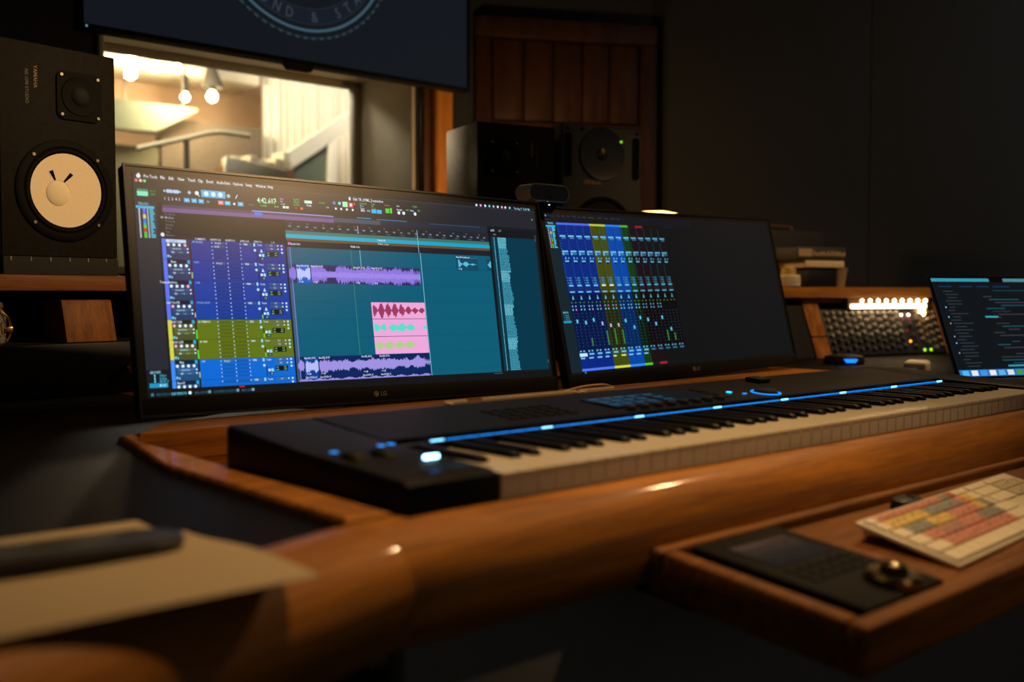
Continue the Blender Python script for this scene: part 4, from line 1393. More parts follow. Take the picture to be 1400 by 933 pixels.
obj('bezel', box(B(), -0.004, LPW + 0.004, 0.0001, 0.0006, -0.008, LPH + 0.004), mat('laptop_bezel', (10, 10, 11), 0.2), lid)
hg = obj('hinge', cyl(B(), (0.03, 0.001, -0.0085), (LPW - 0.03, 0.001, -0.0085), 0.0045, seg=12), MATTE, lp)
u = UI(LPW, LPH)
rn = random.Random(3)
u.rect(0, 0, 1, 1, (17, 21, 25), 0)
u.rect(0, 0.0, 0.445, 0.034, (50, 150, 172), 1)
u.rect(0.555, 0.0, 1, 0.034, (78, 132, 146), 1)
u.rect(0.445, 0, 0.555, 0.040, (6, 6, 7), 2)
for x, w_ in ((0.04, 0.10), (0.20, 0.10), (0.33, 0.10), (0.46, 0.13)):
    u.rect(x, 0.080, x + w_, 0.092, (18, 52, 80), 2)
u.rect(0.45, 0.122, 0.98, 0.134, (16, 56, 72), 2)
for k in range(24):
    v = 0.13 + k * 0.033
    u.rect(0.065 + 0.01 * (k % 3), v, 0.065 + rn.uniform(0.05, 0.16), v + 0.011, (44, 52, 58), 2)
    if k in (5, 8, 10, 14, 16, 19):
        u.dot(0.052, v + 0.005, 0.006, (90, 190, 225) if k in (5, 8, 16) else (140, 150, 150), n=6)
cols = [(24, 66, 76), (40, 46, 54), (58, 50, 64), (26, 76, 86), (48, 52, 58)]
for k in range(23):
    v = 0.185 + k * 0.031
    if rn.random() < 0.86:
        ind = 0.36 + 0.04 * (k % 4 if k % 7 else 0)
        u.rect(ind, v, ind + rn.uniform(0.06, 0.26), v + 0.012, cols[rn.randrange(5)], 2)
    if rn.random() < 0.4:
        u.rect(0.74, v, 0.74 + rn.uniform(0.04, 0.2), v + 0.011, (50, 58, 66), 2)
u.rect(0.33, 0.392, 0.43, 0.410, (54, 156, 172), 3)
u.rect(0.39, 0.890, 0.60, 0.908, (44, 150, 170), 3)
u.rect(0.01, 0.930, 0.99, 0.995, (40, 120, 196), 2)
dock = [(70, 190, 250), (230, 235, 240), (60, 150, 235), (235, 235, 235), (90, 180, 235), (220, 225, 230), (70, 150, 70), (240, 240, 240), (60, 180, 200), (150, 150, 160), (60, 180, 240), (240, 170, 60), (90, 200, 240), (200, 80, 90)]
for k, c in enumerate(dock):
    u.rect(0.03 + k * 0.068, 0.938, 0.078 + k * 0.068, 0.988, c, 3)
u.build('screen_picture', screen_mat('glossy_display', 0.09, 0.5, 1.0), lid)


# ------------------------------------------------------------------ loudspeakers
CABB = mat('window_lit_woodgrain', (88, 84, 75), 0.5, noise=0.2, nscale=70, bump=0.15)  # black cabinet sides lightened to stand in for window light
CONEW = mat('white_paper_cone', (236, 222, 190), 0.75, noise=0.03, nscale=200)
RUB = mat('black_rubber', (11, 11, 11), 0.65, spec=0.08)
INK = mat('gold_ink', (120, 92, 56), 0.6)


def two_way(label, loc, rotz, mirror):
    """portrait two-way box with a white woofer, after the one on the bridge"""
    t = thing('studio_speaker', label, 'speaker', loc, (0, 0, R(rotz)), 'white-coned monitor speakers')
    W_, H_, D_ = 0.22, 0.382, 0.19
    mx_ = (lambda x: W_ - x) if mirror else (lambda x: x)
    obj('cabinet', box(B(), 0, W_, 0.004, D_, 0, H_, 0.0025), CABB, t)
    obj('baffle', box(B(), 0.0005, W_ - 0.0005, 0.0, 0.0039, 0.0005, H_ - 0.0005, 0.0015), mat('black_baffle', (22, 20, 16), 0.7, noise=0.25, nscale=90, bump=0.15, spec=0.12), t)
    wx, wz = mx_(0.118), 0.122
    fr_ = obj('woofer_frame', lathe(B(), [(0.093, 0), (0.093, 0.003), (0.089, 0.005), (0.080, 0.005), (0.078, 0.003)], (wx, -0.0002, wz), (0, -1, 0), 48), RUB, t)
    obj('surround', lathe(B(), [(0.0775, 0.0035), (0.0745, 0.006), (0.0715, 0.006), (0.0685, 0.0035)], (wx, -0.0002, wz), (0, -1, 0), 48, (True, True)), RUB, t)
    cone = obj('cone', lathe(B(), [(0.0675, 0.0045), (0.045, 0.0036), (0.026, 0.0034), (0.0005, 0.0034)], (wx, -0.0002, wz), (0, -1, 0), 48, (True, True)), CONEW, t)
    cx_ = wx - 0.016
    obj('dust_cap', lathe(B(), [(0.0225, 0), (0.0222, 0.002), (0.018, 0.0042), (0.010, 0.0055), (0.0005, 0.006)], (cx_, -0.0036, wz - 0.006), (0, -1, 0), 32), CONEW, cone)
    bm_ = B()
    tube(bm_, [(cx_ + 0.0232 * cos(a), -0.0040, wz - 0.006 + 0.0232 * sin(a)) for a in [2 * pi * k / 32 for k in range(33)]], 0.0008, 6)
    obj('cap_ring', bm_, RUB, cone)
    for ang, dx in ((103, -0.004), (62, 0.006)):
        a = R(ang)
        p0 = Vector((cx_ + 0.024 * cos(a), -0.0046, wz - 0.006 + 0.024 * sin(a)))
        p1 = Vector((cx_ + 0.041 * cos(a) + dx, -0.0052, wz - 0.006 + 0.041 * sin(a)))
        obj('lead_wire', cyl(B(), p0, p1, 0.0016, 0.0036, 10), RUB, cone)
    tx, tz = mx_(0.147), 0.297
    bm_ = B()
    prism(bm_, stadium(0.086, 0.088, 0.014), -0.004, -0.0002, 'y')
    for v in bm_.verts:
        v.co += Vector((tx, 0, tz))
    obj('tweeter_plate', bm_, RUB, t)
    obj('tweeter_horn', lathe(B(), [(0.036, 0), (0.035, 0.002), (0.024, 0.0008), (0.0185, 0.0012)], (tx, -0.0041, tz), (0, -1, 0), 40), RUB, t)
    obj('tweeter_dome', lathe(B(), [(0.018, 0), (0.015, 0.004), (0.008, 0.0068), (0.0005, 0.0076)], (tx, -0.0053, tz), (0, -1, 0), 32), MATTE, t)
    for dx, dz in ((-1, -1), (1, -1), (-1, 1), (1, 1)):
        obj('screw', cyl(B(), (tx + dx * 0.035, -0.0066, tz + dz * 0.036), (tx + dx * 0.035, -0.0040, tz + dz * 0.036), 0.003, seg=10), GREY, t)
        sx_, sz_ = wx + dx * 0.0605, wz + dz * 0.0605
        obj('screw', cyl(B(), (sx_, -0.0072, sz_), (sx_, -0.0050, sz_), 0.003, seg=10), GREY, t)
    tmx = Matrix.Translation((mx_(0.066), -0.0003, 0.322)) @ Matrix.Rotation(R(90), 4, 'X') @ Matrix.Rotation(R(-90), 4, 'Z')
    lettering('brand_print', 'YAMAHA', 0.0098, INK, t, tmx)
    tmx = Matrix.Translation((mx_(0.050), -0.0003, 0.303)) @ Matrix.Rotation(R(90), 4, 'X') @ Matrix.Rotation(R(-90), 4, 'Z')
    lettering('model_print', 'NS-10M STUDIO', 0.0085, mat('faint_ink', (74, 68, 58), 0.6), t, tmx)
    return t


two_way('upright black speaker with a white cone beside the window', (-0.07, 1.249, 1.0125), 9, False)
two_way('upright black speaker between the webcam and the grey speaker, its cone hidden by the monitors', (1.047, 1.28, 0.9925), -14.1, True)

gn = thing('studio_speaker', 'dark grey speaker with a round horn, side slots and a green light', 'speaker', (1.281, 1.2213, 0.9935), (0, 0, R(-14.1)))
GG = mat('dark_grey_paint', (62, 60, 55), 0.55, noise=0.08, nscale=120, bump=0.1)
obj('cabinet', box(B(), 0, 0.252, 0, 0.26, 0, 0.395, 0.008, 3), GG, gn)
for x0 in (0.010, 0.222):
    bm = B()
    prism(bm, stadium(0.020, 0.112, 0.008), -0.0025, -0.0004, 'y')
    for v in bm.verts:
        v.co += Vector((x0 + 0.010, 0, 0.315))
    obj('port_slot', bm, RUB, gn)
obj('horn', lathe(B(), [(0.070, 0.0), (0.069, 0.004), (0.058, 0.0022), (0.036, 0.0012), (0.018, 0.0008)], (0.124, -0.0003, 0.322), (0, -1, 0), 48), mat('horn_grey', (46, 44, 40), 0.38), gn)
obj('tweeter_dome', lathe(B(), [(0.017, 0), (0.013, 0.004), (0.0005, 0.0065)], (0.124, -0.0016, 0.322), (0, -1, 0), 28), mat('dome_metal', (96, 84, 72), 0.35, 0.6), gn)
obj('woofer_frame', lathe(B(), [(0.098, 0), (0.098, 0.004), (0.090, 0.005), (0.086, 0.002)], (0.126, -0.0003, 0.112), (0, -1, 0), 48), RUB, gn)
obj('woofer_cone', lathe(B(), [(0.0855, 0.0022), (0.060, 0.0012), (0.030, 0.0010), (0.022, 0.005), (0.0005, 0.008)], (0.126, -0.0003, 0.112), (0, -1, 0), 40), MATTE, gn)
obj('status_light', lathe(B(), [(0.0035, 0), (0.003, 0.0015), (0.001, 0.002)], (0.182, -0.0045, 0.357), (0, -1, 0), 12), glow('green_led', (120, 200, 20), 1.6), gn)
lettering('brand_print', 'GENELEC', 0.0135, mat('pale_gold_ink', (214, 170, 110), 0.6), gn, Matrix.Translation((0.096, -0.0009, 0.2465)) @ Matrix.Rotation(R(90), 4, 'X'))
for x in (0.018, 0.062, 0.236):
    obj('screw', cyl(B(), (x, -0.0020, 0.383), (x, 0.0, 0.383), 0.004, seg=10), RUB, gn)

# foam pads under the speakers
FOAM = mat('black_foam', (28, 28, 28), 0.95, noise=0.15, nscale=150, bump=0.4)
for loc, rz, W_, zz, lab in (((-0.07, 1.249), 9, 0.22, (0.9793, 1.0122), 'thick black foam pad under the speaker beside the window'), ((1.047, 1.28), -14.1, 0.222, (0.9663, 0.9922), 'black foam pad under the upright speaker behind the webcam'), ((1.281, 1.2213), -14.1, 0.252, (0.9663, 0.9932), 'black foam pad under the dark grey speaker')):
    p = thing('speaker_pad', lab, 'foam pad', (*loc, zz[0]), (0, 0, R(rz)), 'foam pads under the speakers')
    obj('foam', box(B(), 0.0, W_, -0.004, 0.19, 0, zz[1] - zz[0], 0.003), FOAM, p)
    n = int(W_ / 0.036)
    for k in range(n):
        obj('seam', box(B(), 0.012 + k * 0.036, 0.0145 + k * 0.036, -0.0052, -0.0041, zz[1] - zz[0] - 0.008, zz[1] - zz[0] - 0.0005), mat('seam_thread', (110, 96, 70), 0.7), p)

# ------------------------------------------------------------------ speaker bridge on the left, with rack below
bl = thing('speaker_bridge', 'oak shelf on black rack boxes carrying the speaker beside the window', 'shelf unit', (-0.07, 1.249, ZT), (0, 0, R(9)))
z0 = -ZT
obj('shelf', box(B(), -0.08, 0.62, -0.032, 0.235, z0 + 0.950, z0 + 0.979, 0.003), wood('shelf_oak', (70, 38, 12), (118, 72, 26), 0.6), bl)
obj('rack_box', box(B(), -0.08, 0.62, -0.035, 0.23, 0.0005, z0 + 0.855, 0.004), SATIN, bl)
obj('back_panel', box(B(), -0.08, 0.62, 0.20, 0.23, z0 + 0.8552, z0 + 0.9498), MATTE, bl)
bm = B()
box(bm, 0.100, 0.199, -0.030, 0.05, z0 + 0.8555, z0 + 0.934, 0.003)
for v in bm.verts:
    v.co.y += (v.co.z - (z0 + 0.8555)) * 0.25
obj('oak_block', bm, wood('block_oak', (74, 42, 14), (128, 78, 28), 0.6, (24, 24, 1.6)), bl)
obj('side_post', box(B(), 0.56, 0.60, 0.0, 0.19, z0 + 0.8555, z0 + 0.9498, 0.003), OAKV, bl)
obj('side_post', box(B(), -0.078, -0.064, 0.0, 0.19, z0 + 0.8555, z0 + 0.9498, 0.003), OAKV, bl)
obj('panel_lamp', cyl(B(), (0.075, 0.196, z0 + 0.905), (0.075, 0.2, z0 + 0.905), 0.003, seg=10), glow('dim_amber', (110, 92, 50), 0.6), bl)
obj('brass_knob', lathe(B(), [(0.006, 0), (0.006, 0.008), (0.010, 0.010), (0.010, 0.022), (0.008, 0.024)], (0.212, -0.0355, z0 + 0.806), (0, -1, 0), 20), GOLD, bl)

jr = thing('glass_jar', 'clear glass jar with a brass wire clasp under the oak shelf', 'jar', (-0.100, 1.252, 0.8554))
gj = bpy.data.materials.new('jar_glass')
gj.use_nodes = True
bb = gj.node_tree.nodes['Principled BSDF']
bb.inputs['Base Color'].default_value = (0.75, 0.72, 0.6, 1)
bb.inputs['Roughness'].default_value = 0.08
bb.inputs['Transmission Weight'].default_value = 0.85
obj('jar_body', lathe(B(), [(0.030, 0.0003), (0.034, 0.004), (0.034, 0.052), (0.030, 0.060), (0.027, 0.064)], seg=32), gj, jr)
obj('jar_lid', lathe(B(), [(0.029, 0.0645), (0.030, 0.067), (0.029, 0.074), (0.020, 0.077)], seg=32), mat('smoky_lid', (90, 80, 62), 0.3), jr)
obj('clasp_wire', tube(B(), curve_pts([(0.018, -0.030, 0.060), (0.030, -0.028, 0.048), (0.036, -0.022, 0.034), (0.035, -0.022, 0.018), (0.028, -0.026, 0.006)]), 0.0020, 8), GOLD, jr)
obj('clasp_plate', box(B(), 0.028, 0.038, -0.030, -0.024, 0.022, 0.032, 0.001), GOLD, jr)
obj('clasp_hook', tube(B(), [(0.020, -0.033, 0.040), (0.016, -0.036, 0.036), (0.018, -0.036, 0.020), (0.024, -0.034, 0.018)], 0.0014, 6), GOLD, jr)

# ------------------------------------------------------------------ speaker bridge on the right with outboard rack
BRZ = R(-14.1)
br = thing('speaker_bridge', 'oak shelf with slanted oak cheeks above the lit outboard gear', 'shelf unit', (1.047, 1.28, ZT), (0, 0, BRZ))
obj('shelf', box(B(), -0.15, 1.64, -0.030, 0.23, z0 + 0.934, z0 + 0.966, 0.003), OAK, br)
obj('back_panel', box(B(), -0.14, 1.63, 0.205, 0.225, 0.0005, z0 + 0.9338), MATTE, br)


def cheek(x0, x1, za, zb_, m=OAKV):
    """slanted cheek, leaning back 22 degrees"""
    bm_ = B()
    k = 0.072 / 0.176
    ya, yb = -0.072 + (za - ZT) * k, -0.072 + (zb_ - ZT) * k
    prism(bm_, [(ya, za - ZT), (0.20, za - ZT), (0.20, zb_ - ZT), (yb, zb_ - ZT)], x0, x1, 'x')
    return obj('cheek', bm_, m, br)


cheek(1.069, 1.128, 0.821, 0.9335)
cheek(1.069, 1.128, 0.7575, 0.817)
cheek(1.622, 1.638, 0.7575, 0.9335)
cheek(-0.14, -0.10, 0.7575, 0.9335)
cheek(0.46, 0.50, 0.7575, 0.9335)
bm = B()
prism(bm, [(-0.066, 0.001), (0.19, 0.001), (0.19, 0.160), (-0.002, 0.160)], 0.51, 1.067, 'x')
obj('blank_rack', bm, SATIN, br)
obj('cubby_top', box(B(), 1.1285, 1.28, 0.0, 0.20, z0 + 0.918, z0 + 0.9335, 0.002), OAK, br)

brm = Matrix.Translation((1.047, 1.28, ZT)) @ Matrix.Rotation(BRZ, 4, 'Z')
tilt = math.atan2(0.072, 0.176)
rm = brm @ Matrix.Translation((1.135, -0.066, 0.004)) @ Matrix.Rotation(-tilt, 4, 'X')
rk_ = thing('outboard_rack', 'rack of black modules with rows of pale knobs under the light bar', 'audio rack', matrix=rm)
RW, RH = 0.482, 0.150
obj('chassis', box(B(), 0, RW, 0.004, 0.12, 0.0, RH, 0.002), SATIN, rk_)
KG = mat('pale_grey_knob', (176, 170, 160), 0.4)
KD = mat('dark_grey_knob', (78, 76, 74), 0.45)
KT = mat('tan_knob', (150, 132, 100), 0.45)
kn = {c: mesh_of('knob', lathe(B(), [(0.0072, 0), (0.0066, 0.010), (0.0050, 0.012)], (0, 0, 0), (0, -1, 0), 14), m_) for c, m_ in (('g', KG), ('d', KD), ('t', KT))}
led = {c: mesh_of('indicator', lathe(B(), [(0.0040, 0), (0.0036, 0.002), (0.001, 0.003)], (0, 0, 0), (0, -1, 0), 10), glow('led_' + c, col, s_)) for c, col, s_ in (('amber', (255, 170, 40), 3), ('green', (160, 230, 20), 2.5), ('white', (255, 238, 210), 8), ('red', (150, 20, 14), 0.7))}
nmod = 9
mw = RW / nmod
mf = mesh_of('module', box(B(), 0.0005, mw - 0.0005, 0.0, 0.0038, 0.0008, RH - 0.0008, 0.0006), mat('module_face', (34, 34, 36), 0.5, noise=0.1))
for i in range(nmod):
    mo = inst('module', mf, rk_, (i * mw, 0, 0))
    if i == 6:
        for x, z, c in ((0.014, 0.128, 'white'), (0.014, 0.112, 'red'), (0.020, 0.040, 'amber'), (0.020, 0.075, 'red'), (0.046, 0.128, 'white'), (0.046, 0.112, 'red')):
            inst('indicator', led[c], mo, (x, -0.0002, z))
        for z in (0.022, 0.058, 0.094):
            inst('knob', kn['d'], mo, (0.034, -0.0002, z))
    elif i == 7:
        for x, z, c in ((0.018, 0.010, 'green'), (0.046, 0.010, 'green')):
            inst('indicator', led[c], mo, (x, -0.0002, z))
        for k in range(5):
            inst('knob', kn['t'], mo, (0.040, -0.0002, 0.034 + k * 0.023))
            inst('knob', kn['t'], mo, (0.020, -0.0002, 0.045 + k * 0.023))
    else:
        for k in range(6):
            for q in range(2):
                inst('knob', kn['t' if i == 8 else 'g' if k > 1 else 'd'], mo, (0.014 + q * 0.0262, -0.0002, 0.016 + k * 0.0235 + 0.008 * q * (k < 5)))  # lower rows darker, standing in for the light bar's falloff
    for x in (0.006, mw - 0.006):
        inst('screw', mesh_of('screw', cyl(B(), (0, -0.001, 0), (0, 0.0, 0), 0.002, seg=8), GREY), mo, (x, 0, 0.005))

# LED light bar under the shelf edge
lbm = brm @ Matrix.Translation((0, -0.026, 0))
ls = thing('led_light_bar', 'glowing LED light bar fixed under the oak shelf above the knobs', 'lamp', matrix=lbm)
HOT = glow('led_warm_white', (255, 226, 186), 16)
HOT2 = glow('led_diffuser', (255, 214, 160), 14)
obj('channel', box(B(), 1.235, 1.585, 0.0, 0.022, z0 + 0.900, z0 + 0.9335, 0.002), mat('warm_aluminium', (150, 120, 84), 0.4, 0.6), ls)
obj('diffuser', box(B(), 1.245, 1.568, -0.006, 0.0, z0 + 0.902, z0 + 0.913, 0.002), HOT2, ls)
obj('corner_glint', box(B(), 1.548, 1.566, -0.004, 0.010, z0 + 0.876, z0 + 0.8995, 0.004), HOT2, ls)  # glowing piece standing in for a reflection on a silver corner
lm_ = mesh_of('led', lathe(B(), [(0.0050, 0), (0.0046, 0.003), (0.001, 0.005)], (0, 0, 0), (0, -1, 0), 12), HOT)
for k in range(9):
    inst('led', lm_, ls, (1.291 + k * 0.0347, -0.0002, z0 + 0.9245))

# things standing on the right shelf
ST = 0.966


def on_shelf(name, label, cat, x, y, z=ST, group=None):
    p = Matrix.Translation((1.047, 1.28, 0)) @ Matrix.Rotation(BRZ, 4, 'Z') @ Matrix.Translation((x, y, z))
    return thing(name, label, cat, matrix=p, group=group)


t = on_shelf('ointment_jar', 'squat cream jar with a yellow lid on the oak shelf', 'jar', 1.019, 0.0)
obj('jar_body', lathe(B(), [(0.031, 0.0003), (0.035, 0.004), (0.035, 0.032), (0.032, 0.036)], seg=32), CREAM, t)
obj('jar_lid', lathe(B(), [(0.0215, 0.0363), (0.022, 0.039), (0.022, 0.054), (0.020, 0.057)], seg=32), mat('ochre_lid', (196, 158, 60), 0.4), t)
obj('jar_label', lathe(B(), [(0.0352, 0.008), (0.0353, 0.0085), (0.0353, 0.028), (0.0352, 0.0285)], seg=32, cap=(False, False)), mat('label_paper', (206, 190, 150), 0.7, noise=0.2, nscale=60), t)
t = on_shelf('gear_box', 'black box with a pale overhanging lid on the oak shelf', 'box', 1.147, 0.01)
obj('box_body', box(B(), -0.058, 0.058, -0.02, 0.09, 0.0003, 0.0575, 0.003), SATIN, t)
obj('box_lid', box(B(), -0.080, 0.078, -0.03, 0.10, 0.0578, 0.0790, 0.004, 3), mat('pale_card', (222, 196, 150), 0.6, noise=0.05), t)
t = on_shelf('flat_box', 'flat dark box with pale lettering lying on the pale lid', 'box', 1.132, 0.01, ST + 0.0792)
obj('box_body', box(B(), -0.095, 0.098, -0.03, 0.10, 0.0002, 0.0400, 0.003), mat('dark_card', (52, 46, 40), 0.6, noise=0.1), t)
PI_ = mat('pale_ink', (176, 148, 100), 0.6)
obj('label_plate', box(B(), -0.093, -0.040, -0.0312, -0.0301, 0.012, 0.034), PI_, t)
rl = B()
rn = random.Random(8)
x = -0.036
while x < 0.090:
    w_ = rn.uniform(0.003, 0.008)
    box(rl, x, x + w_, -0.0309, -0.0301, 0.014, 0.014 + rn.uniform(0.008, 0.016))
    x += w_ + 0.002
obj('lettering', rl, PI_, t)
t = on_shelf('paper_cup', 'tapered tan cup beside the black box on the oak shelf', 'cup', 1.262, 0.045)
obj('cup_wall', lathe(B(), [(0.020, 0.0003), (0.0285, 0.056), (0.0295, 0.058), (0.0280, 0.058), (0.0270, 0.054)], seg=28, cap=(True, True)), mat('tan_card', (150, 126, 86), 0.7, noise=0.05), t)
obj('cup_rim', lathe(B(), [(0.0296, 0.0565), (0.0302, 0.058), (0.0296, 0.0595), (0.0285, 0.058)], seg=28, cap=(False, False)), mat('tan_card', (0, 0, 0)), t)
t = on_shelf('guitar_amplifier', 'dark amplifier head standing behind the boxes on the oak shelf', 'amplifier', 1.09, 0.125)
obj('case', box(B(), -0.115, 0.20, 0.0, 0.13, 0.004, 0.180, 0.012, 3), mat('black_tolex', (22, 20, 18), 0.7, noise=0.2, nscale=200, bump=0.4), t)
obj('handle', tube(B(), curve_pts([(-0.05, 0.06, 0.180), (-0.045, 0.06, 0.192), (0.10, 0.06, 0.192), (0.105, 0.06, 0.180)]), 0.005, 8), mat('brown_leather', (90, 62, 40), 0.5), t)
obj('corner_guard', box(B(), -0.118, -0.105, -0.002, 0.03, 0.006, 0.14, 0.003), mat('dull_metal', (70, 62, 52), 0.5, 0.4), t)
for x in (-0.09, 0.17):
    obj('foot', cyl(B(), (x, 0.03, 0.0003), (x, 0.03, 0.004), 0.012, seg=12), RUB, t)

# small glowing lamp showing over the second monitor
t = thing('desk_lamp', 'small lamp with a flat glowing head behind the second monitor', 'lamp', (1.649, 1.20, ST))
obj('lamp_base', lathe(B(), [(0.045, 0.0003), (0.045, 0.008), (0.010, 0.014)]), MATTE, t)
obj('stem', cyl(B(), (0, 0.0, 0.012), (0, 0.0, 0.192), 0.006), MATTE, t)
bm = B()
prism(bm, [(-0.078, 0.0), (0.078, 0.0), (0.078, 0.008), (0.060, 0.017), (0.0, 0.021), (-0.060, 0.017), (-0.078, 0.008)], -0.012, 0.012, 'y')
for v in bm.verts:
    v.co.z += 0.192
obj('lamp_head', bm, glow('lamp_diffuser', (255, 200, 120), 6), t)

lamp('post_fill', 'POINT', (1.60, 1.56, 1.26), 5.5, (1.0, 0.62, 0.28), size=0.04)  # added unseen light behind the speaker, brightens the wooden post

# ------------------------------------------------------------------ television over the window
tv = thing('television', 'large dark television showing a round emblem above the window', 'television', (0.91, 1.888, 1.592))
TW_, TH_ = 1.226, 0.70
obj('housing', box(B(), -TW_ / 2, TW_ / 2, 0.002, 0.045, 0, TH_, 0.006), SATIN, tv)
bz = B()
for a in ((-TW_ / 2, -TW_ / 2 + 0.010, 0, TH_), (TW_ / 2 - 0.010, TW_ / 2, 0, TH_), (-TW_ / 2 + 0.010, TW_ / 2 - 0.010, 0, 0.012), (-TW_ / 2 + 0.010, TW_ / 2 - 0.010, TH_ - 0.010, TH_)):
    box(bz, a[0], a[1], -0.004, 0.0019, a[2], a[3])
obj('bezel', bz, mat('tv_bezel', (14, 14, 15), 0.5, spec=0.2), tv)
bm = B()
prism(bm, [(-0.055, 0.0), (0.040, 0.0), (0.030, -0.017), (-0.040, -0.017)], -0.004, 0.02, 'y')
obj('sensor_bar', bm, MATTE, tv)
obj('standby_light', cyl(B(), (-TW_ / 2 + 0.016, -0.0045, 0.006), (-TW_ / 2 + 0.016, -0.003, 0.006), 0.003, seg=8), glow('standby', (90, 140, 140), 1.0), tv)
obj('wall_mount', box(B(), -0.2, 0.2, 0.045, 0.211, 0.2, 0.5, 0.01), SATIN, tv)
SWd, SHt = TW_ - 0.020, TH_ - 0.022
u = UI(SWd, SHt)
u.rect(0, 0, 1, 1, (19, 23, 29), 0)
ccx, ccz = 0.9172 - 0.91 + SWd / 2, 1.9712 - 1.592 - 0.012


def arc(r0, r1, a0, a1, n, col, layer=1):
    for k in range(n):
        p = []
        for r_, a in ((r0, a0 + (a1 - a0) * k / n), (r0, a0 + (a1 - a0) * (k + 1) / n), (r1, a0 + (a1 - a0) * (k + 1) / n), (r1, a0 + (a1 - a0) * k / n)):
            p.append(((ccx + r_ * cos(R(a))) / SWd, 1 - (ccz + r_ * sin(R(a))) / SHt))
        u.poly(p, col, layer)


arc(0.277, 0.285, 0, 360, 90, (58, 84, 98))
arc(0.262, 0.2645, 0, 360, 90, (34, 42, 50))
arc(0.219, 0.2215, 0, 360, 90, (32, 40, 50))
arc(0.2215, 0.262, 0, 360, 90, (23, 28, 37), 1)
for k in range(72):
    a = k * 5
    arc(0.299, 0.306, a, a + 2.6, 2, (44, 58, 64))
    arc(0.299, 0.303, a + 2.6, a + 5, 2, (30, 38, 44))
vs = None
for k, ch in enumerate('SOUND & STAGE'):
    if ch == ' ':
        continue
    a = R(-139 + k * 9.6)
    g, fs, w_ = glyphs(ch, 2)
    s_ = 0.042
    n0 = len(u.v)
    for p in g:
        px_, py_ = (p[0] - w_ / 2) * s_ * 0.8, (p[1] - 0.35) * s_
        r_ = 0.242 - py_
        ex = Vector((ccx + r_ * cos(a) - px_ * sin(a), ccz + r_ * sin(a) + px_ * cos(a)))
        u.v.append((ex.x, -0.0004, ex.y))
    for f in fs:
        u.f.append(tuple(n0 + i for i in f))
        u.c.append(lin((50, 60, 72)))
s = u.build('screen_picture', screen_mat('tv_display', 0.4, 0.1, 1.0), tv)
s.location = (-SWd / 2, 0.0008, 0.012)

# ------------------------------------------------------------------ small things on the desk
t = thing('usb_hub', 'low black puck with a blue light on the desk before the rack', 'hub', (1.93, 0.785, ZT))
obj('shell', lathe(B(), [(0.052, 0.0004), (0.055, 0.006), (0.050, 0.020), (0.030, 0.024)], seg=36), SATIN, t)
bm = B()
prism(bm, [(-0.012, 0.005), (0.012, 0.005), (0.018, 0.014), (-0.018, 0.014)], -0.0565, -0.046, 'y')
for v in bm.verts:
    v.co = Matrix.Rotation(R(-40), 3, 'Z') @ v.co
obj('light_window', bm, glow('hub_blue', (10, 120, 255), 2.0), t)
t = thing('power_adapter', 'rounded white power adapter lying on the desk beside the laptop', 'adapter', (1.70, 0.46, ZT), (0, 0, R(20)))
obj('adapter_body', box(B(), -0.045, 0.030, -0.026, 0.026, 0.0004, 0.033, 0.008, 3), mat('white_plastic', (226, 214, 196), 0.35), t)
obj('plug', box(B(), 0.0303, 0.050, -0.012, 0.012, 0.008, 0.026, 0.003), mat('white_plastic', (0, 0, 0)), t)
obj('cord', tube(B(), curve_pts([(-0.045, 0.0, 0.015), (-0.075, 0.01, 0.006), (-0.09, 0.05, 0.0035), (-0.04, 0.11, 0.0035)]), 0.0025, 6), mat('white_plastic', (0, 0, 0)), t)


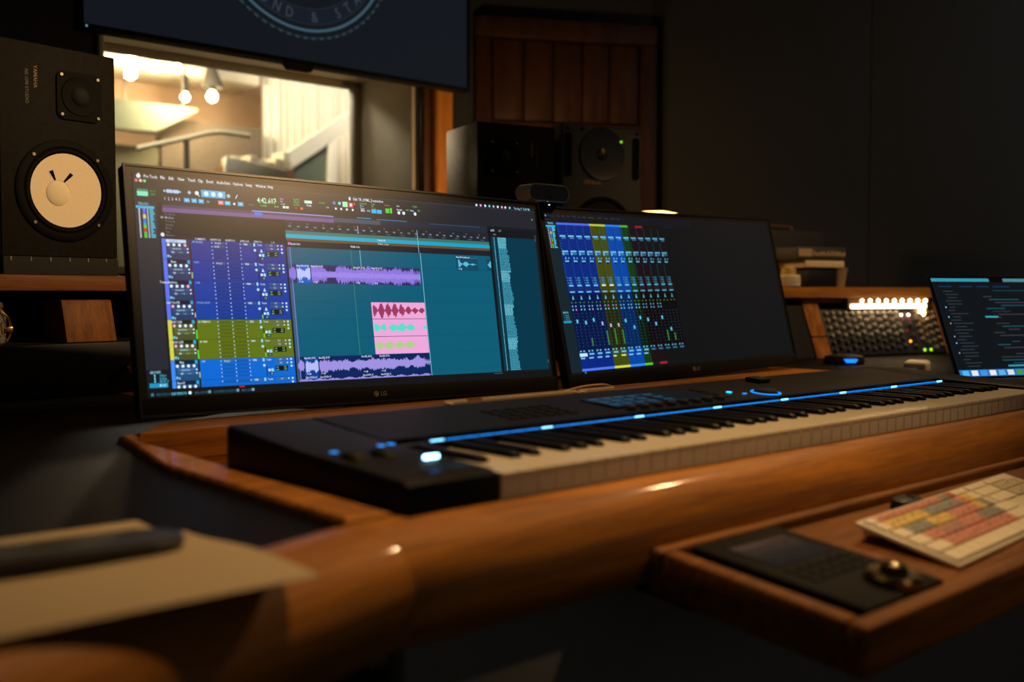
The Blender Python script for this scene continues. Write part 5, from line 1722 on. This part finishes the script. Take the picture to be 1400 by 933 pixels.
def sheet(name, label, x0, x1, y0, y1, zb_, rot, seed):
    """paper lying over the bar and sagging to the wing behind it"""
    rr = random.Random(seed)
    bm_ = B()
    nx, ny = 16, 12
    g = {}
    cxm, cym = x1, y0
    for k in range(2):
        for i in range(nx + 1):
            for j in range(ny + 1):
                x_, y_ = x0 + (x1 - x0) * i / nx, y0 + (y1 - y0) * j / ny
                dx, dy = x_ - cxm, y_ - cym
                xr, yr = cxm + dx * cos(rot) - dy * sin(rot), cym + dx * sin(rot) + dy * cos(rot)
                bar_y = math.tan(WA) * (xr - P1[0])
                s_ = min(1, max(0, (yr - bar_y) / 0.12))
                z_ = zb_ - 0.0075 * s_ * s_ * (3 - 2 * s_)
                f_ = min(1, max(0, (bar_y - 0.02 - yr) / 0.08))
                z_ -= 0.003 * f_ * f_
                g[k, i, j] = bm_.verts.new((xr, yr, z_ + k * 0.0005))
    for i in range(nx):
        for j in range(ny):
            bm_.faces.new([g[0, i, j], g[0, i, j + 1], g[0, i + 1, j + 1], g[0, i + 1, j]])
            bm_.faces.new([g[1, i, j], g[1, i + 1, j], g[1, i + 1, j + 1], g[1, i, j + 1]])
    for i in range(nx):
        bm_.faces.new([g[0, i, 0], g[0, i + 1, 0], g[1, i + 1, 0], g[1, i, 0]])
        bm_.faces.new([g[0, i + 1, ny], g[0, i, ny], g[1, i, ny], g[1, i + 1, ny]])
    for j in range(ny):
        bm_.faces.new([g[0, 0, j + 1], g[0, 0, j], g[1, 0, j], g[1, 0, j + 1]])
        bm_.faces.new([g[0, nx, j], g[0, nx, j + 1], g[1, nx, j + 1], g[1, nx, j]])
    o_ = obj(name, bm_, mat('cream_paper', (186, 166, 130), 0.8, noise=0.03, nscale=8))
    return tag(o_, label, 'paper')


sheet('paper_sheet', 'cream paper sheet lying over the round bar under the black case', -0.58, -0.262, -0.116, 0.095, 0.7575, R(0), 1)
sheet('paper_sheet', 'lower cream paper sheet peeking out behind the black case', -0.60, -0.281, -0.055, 0.165, 0.7562, R(-2), 2)
bm = B()
prism(bm, stadium(0.24, 0.058, 0.028, 8), 0.0, 0.007, 'z', 0.003)
t = thing('glasses_case', 'slim rounded black case lying on the cream paper', 'case', (-0.405, 0.062, 0.7552), (0, 0, R(-8)))
obj('case_shell', bm, mat('soft_black_case', (20, 21, 24), 0.5), t)
obj('zip', tube(B(), [(x * 1.005, y * 1.01, 0.0035) for x, y in stadium(0.24, 0.058, 0.028, 8) + stadium(0.24, 0.058, 0.028, 8)[:1]], 0.0012, 6), GREY, t)
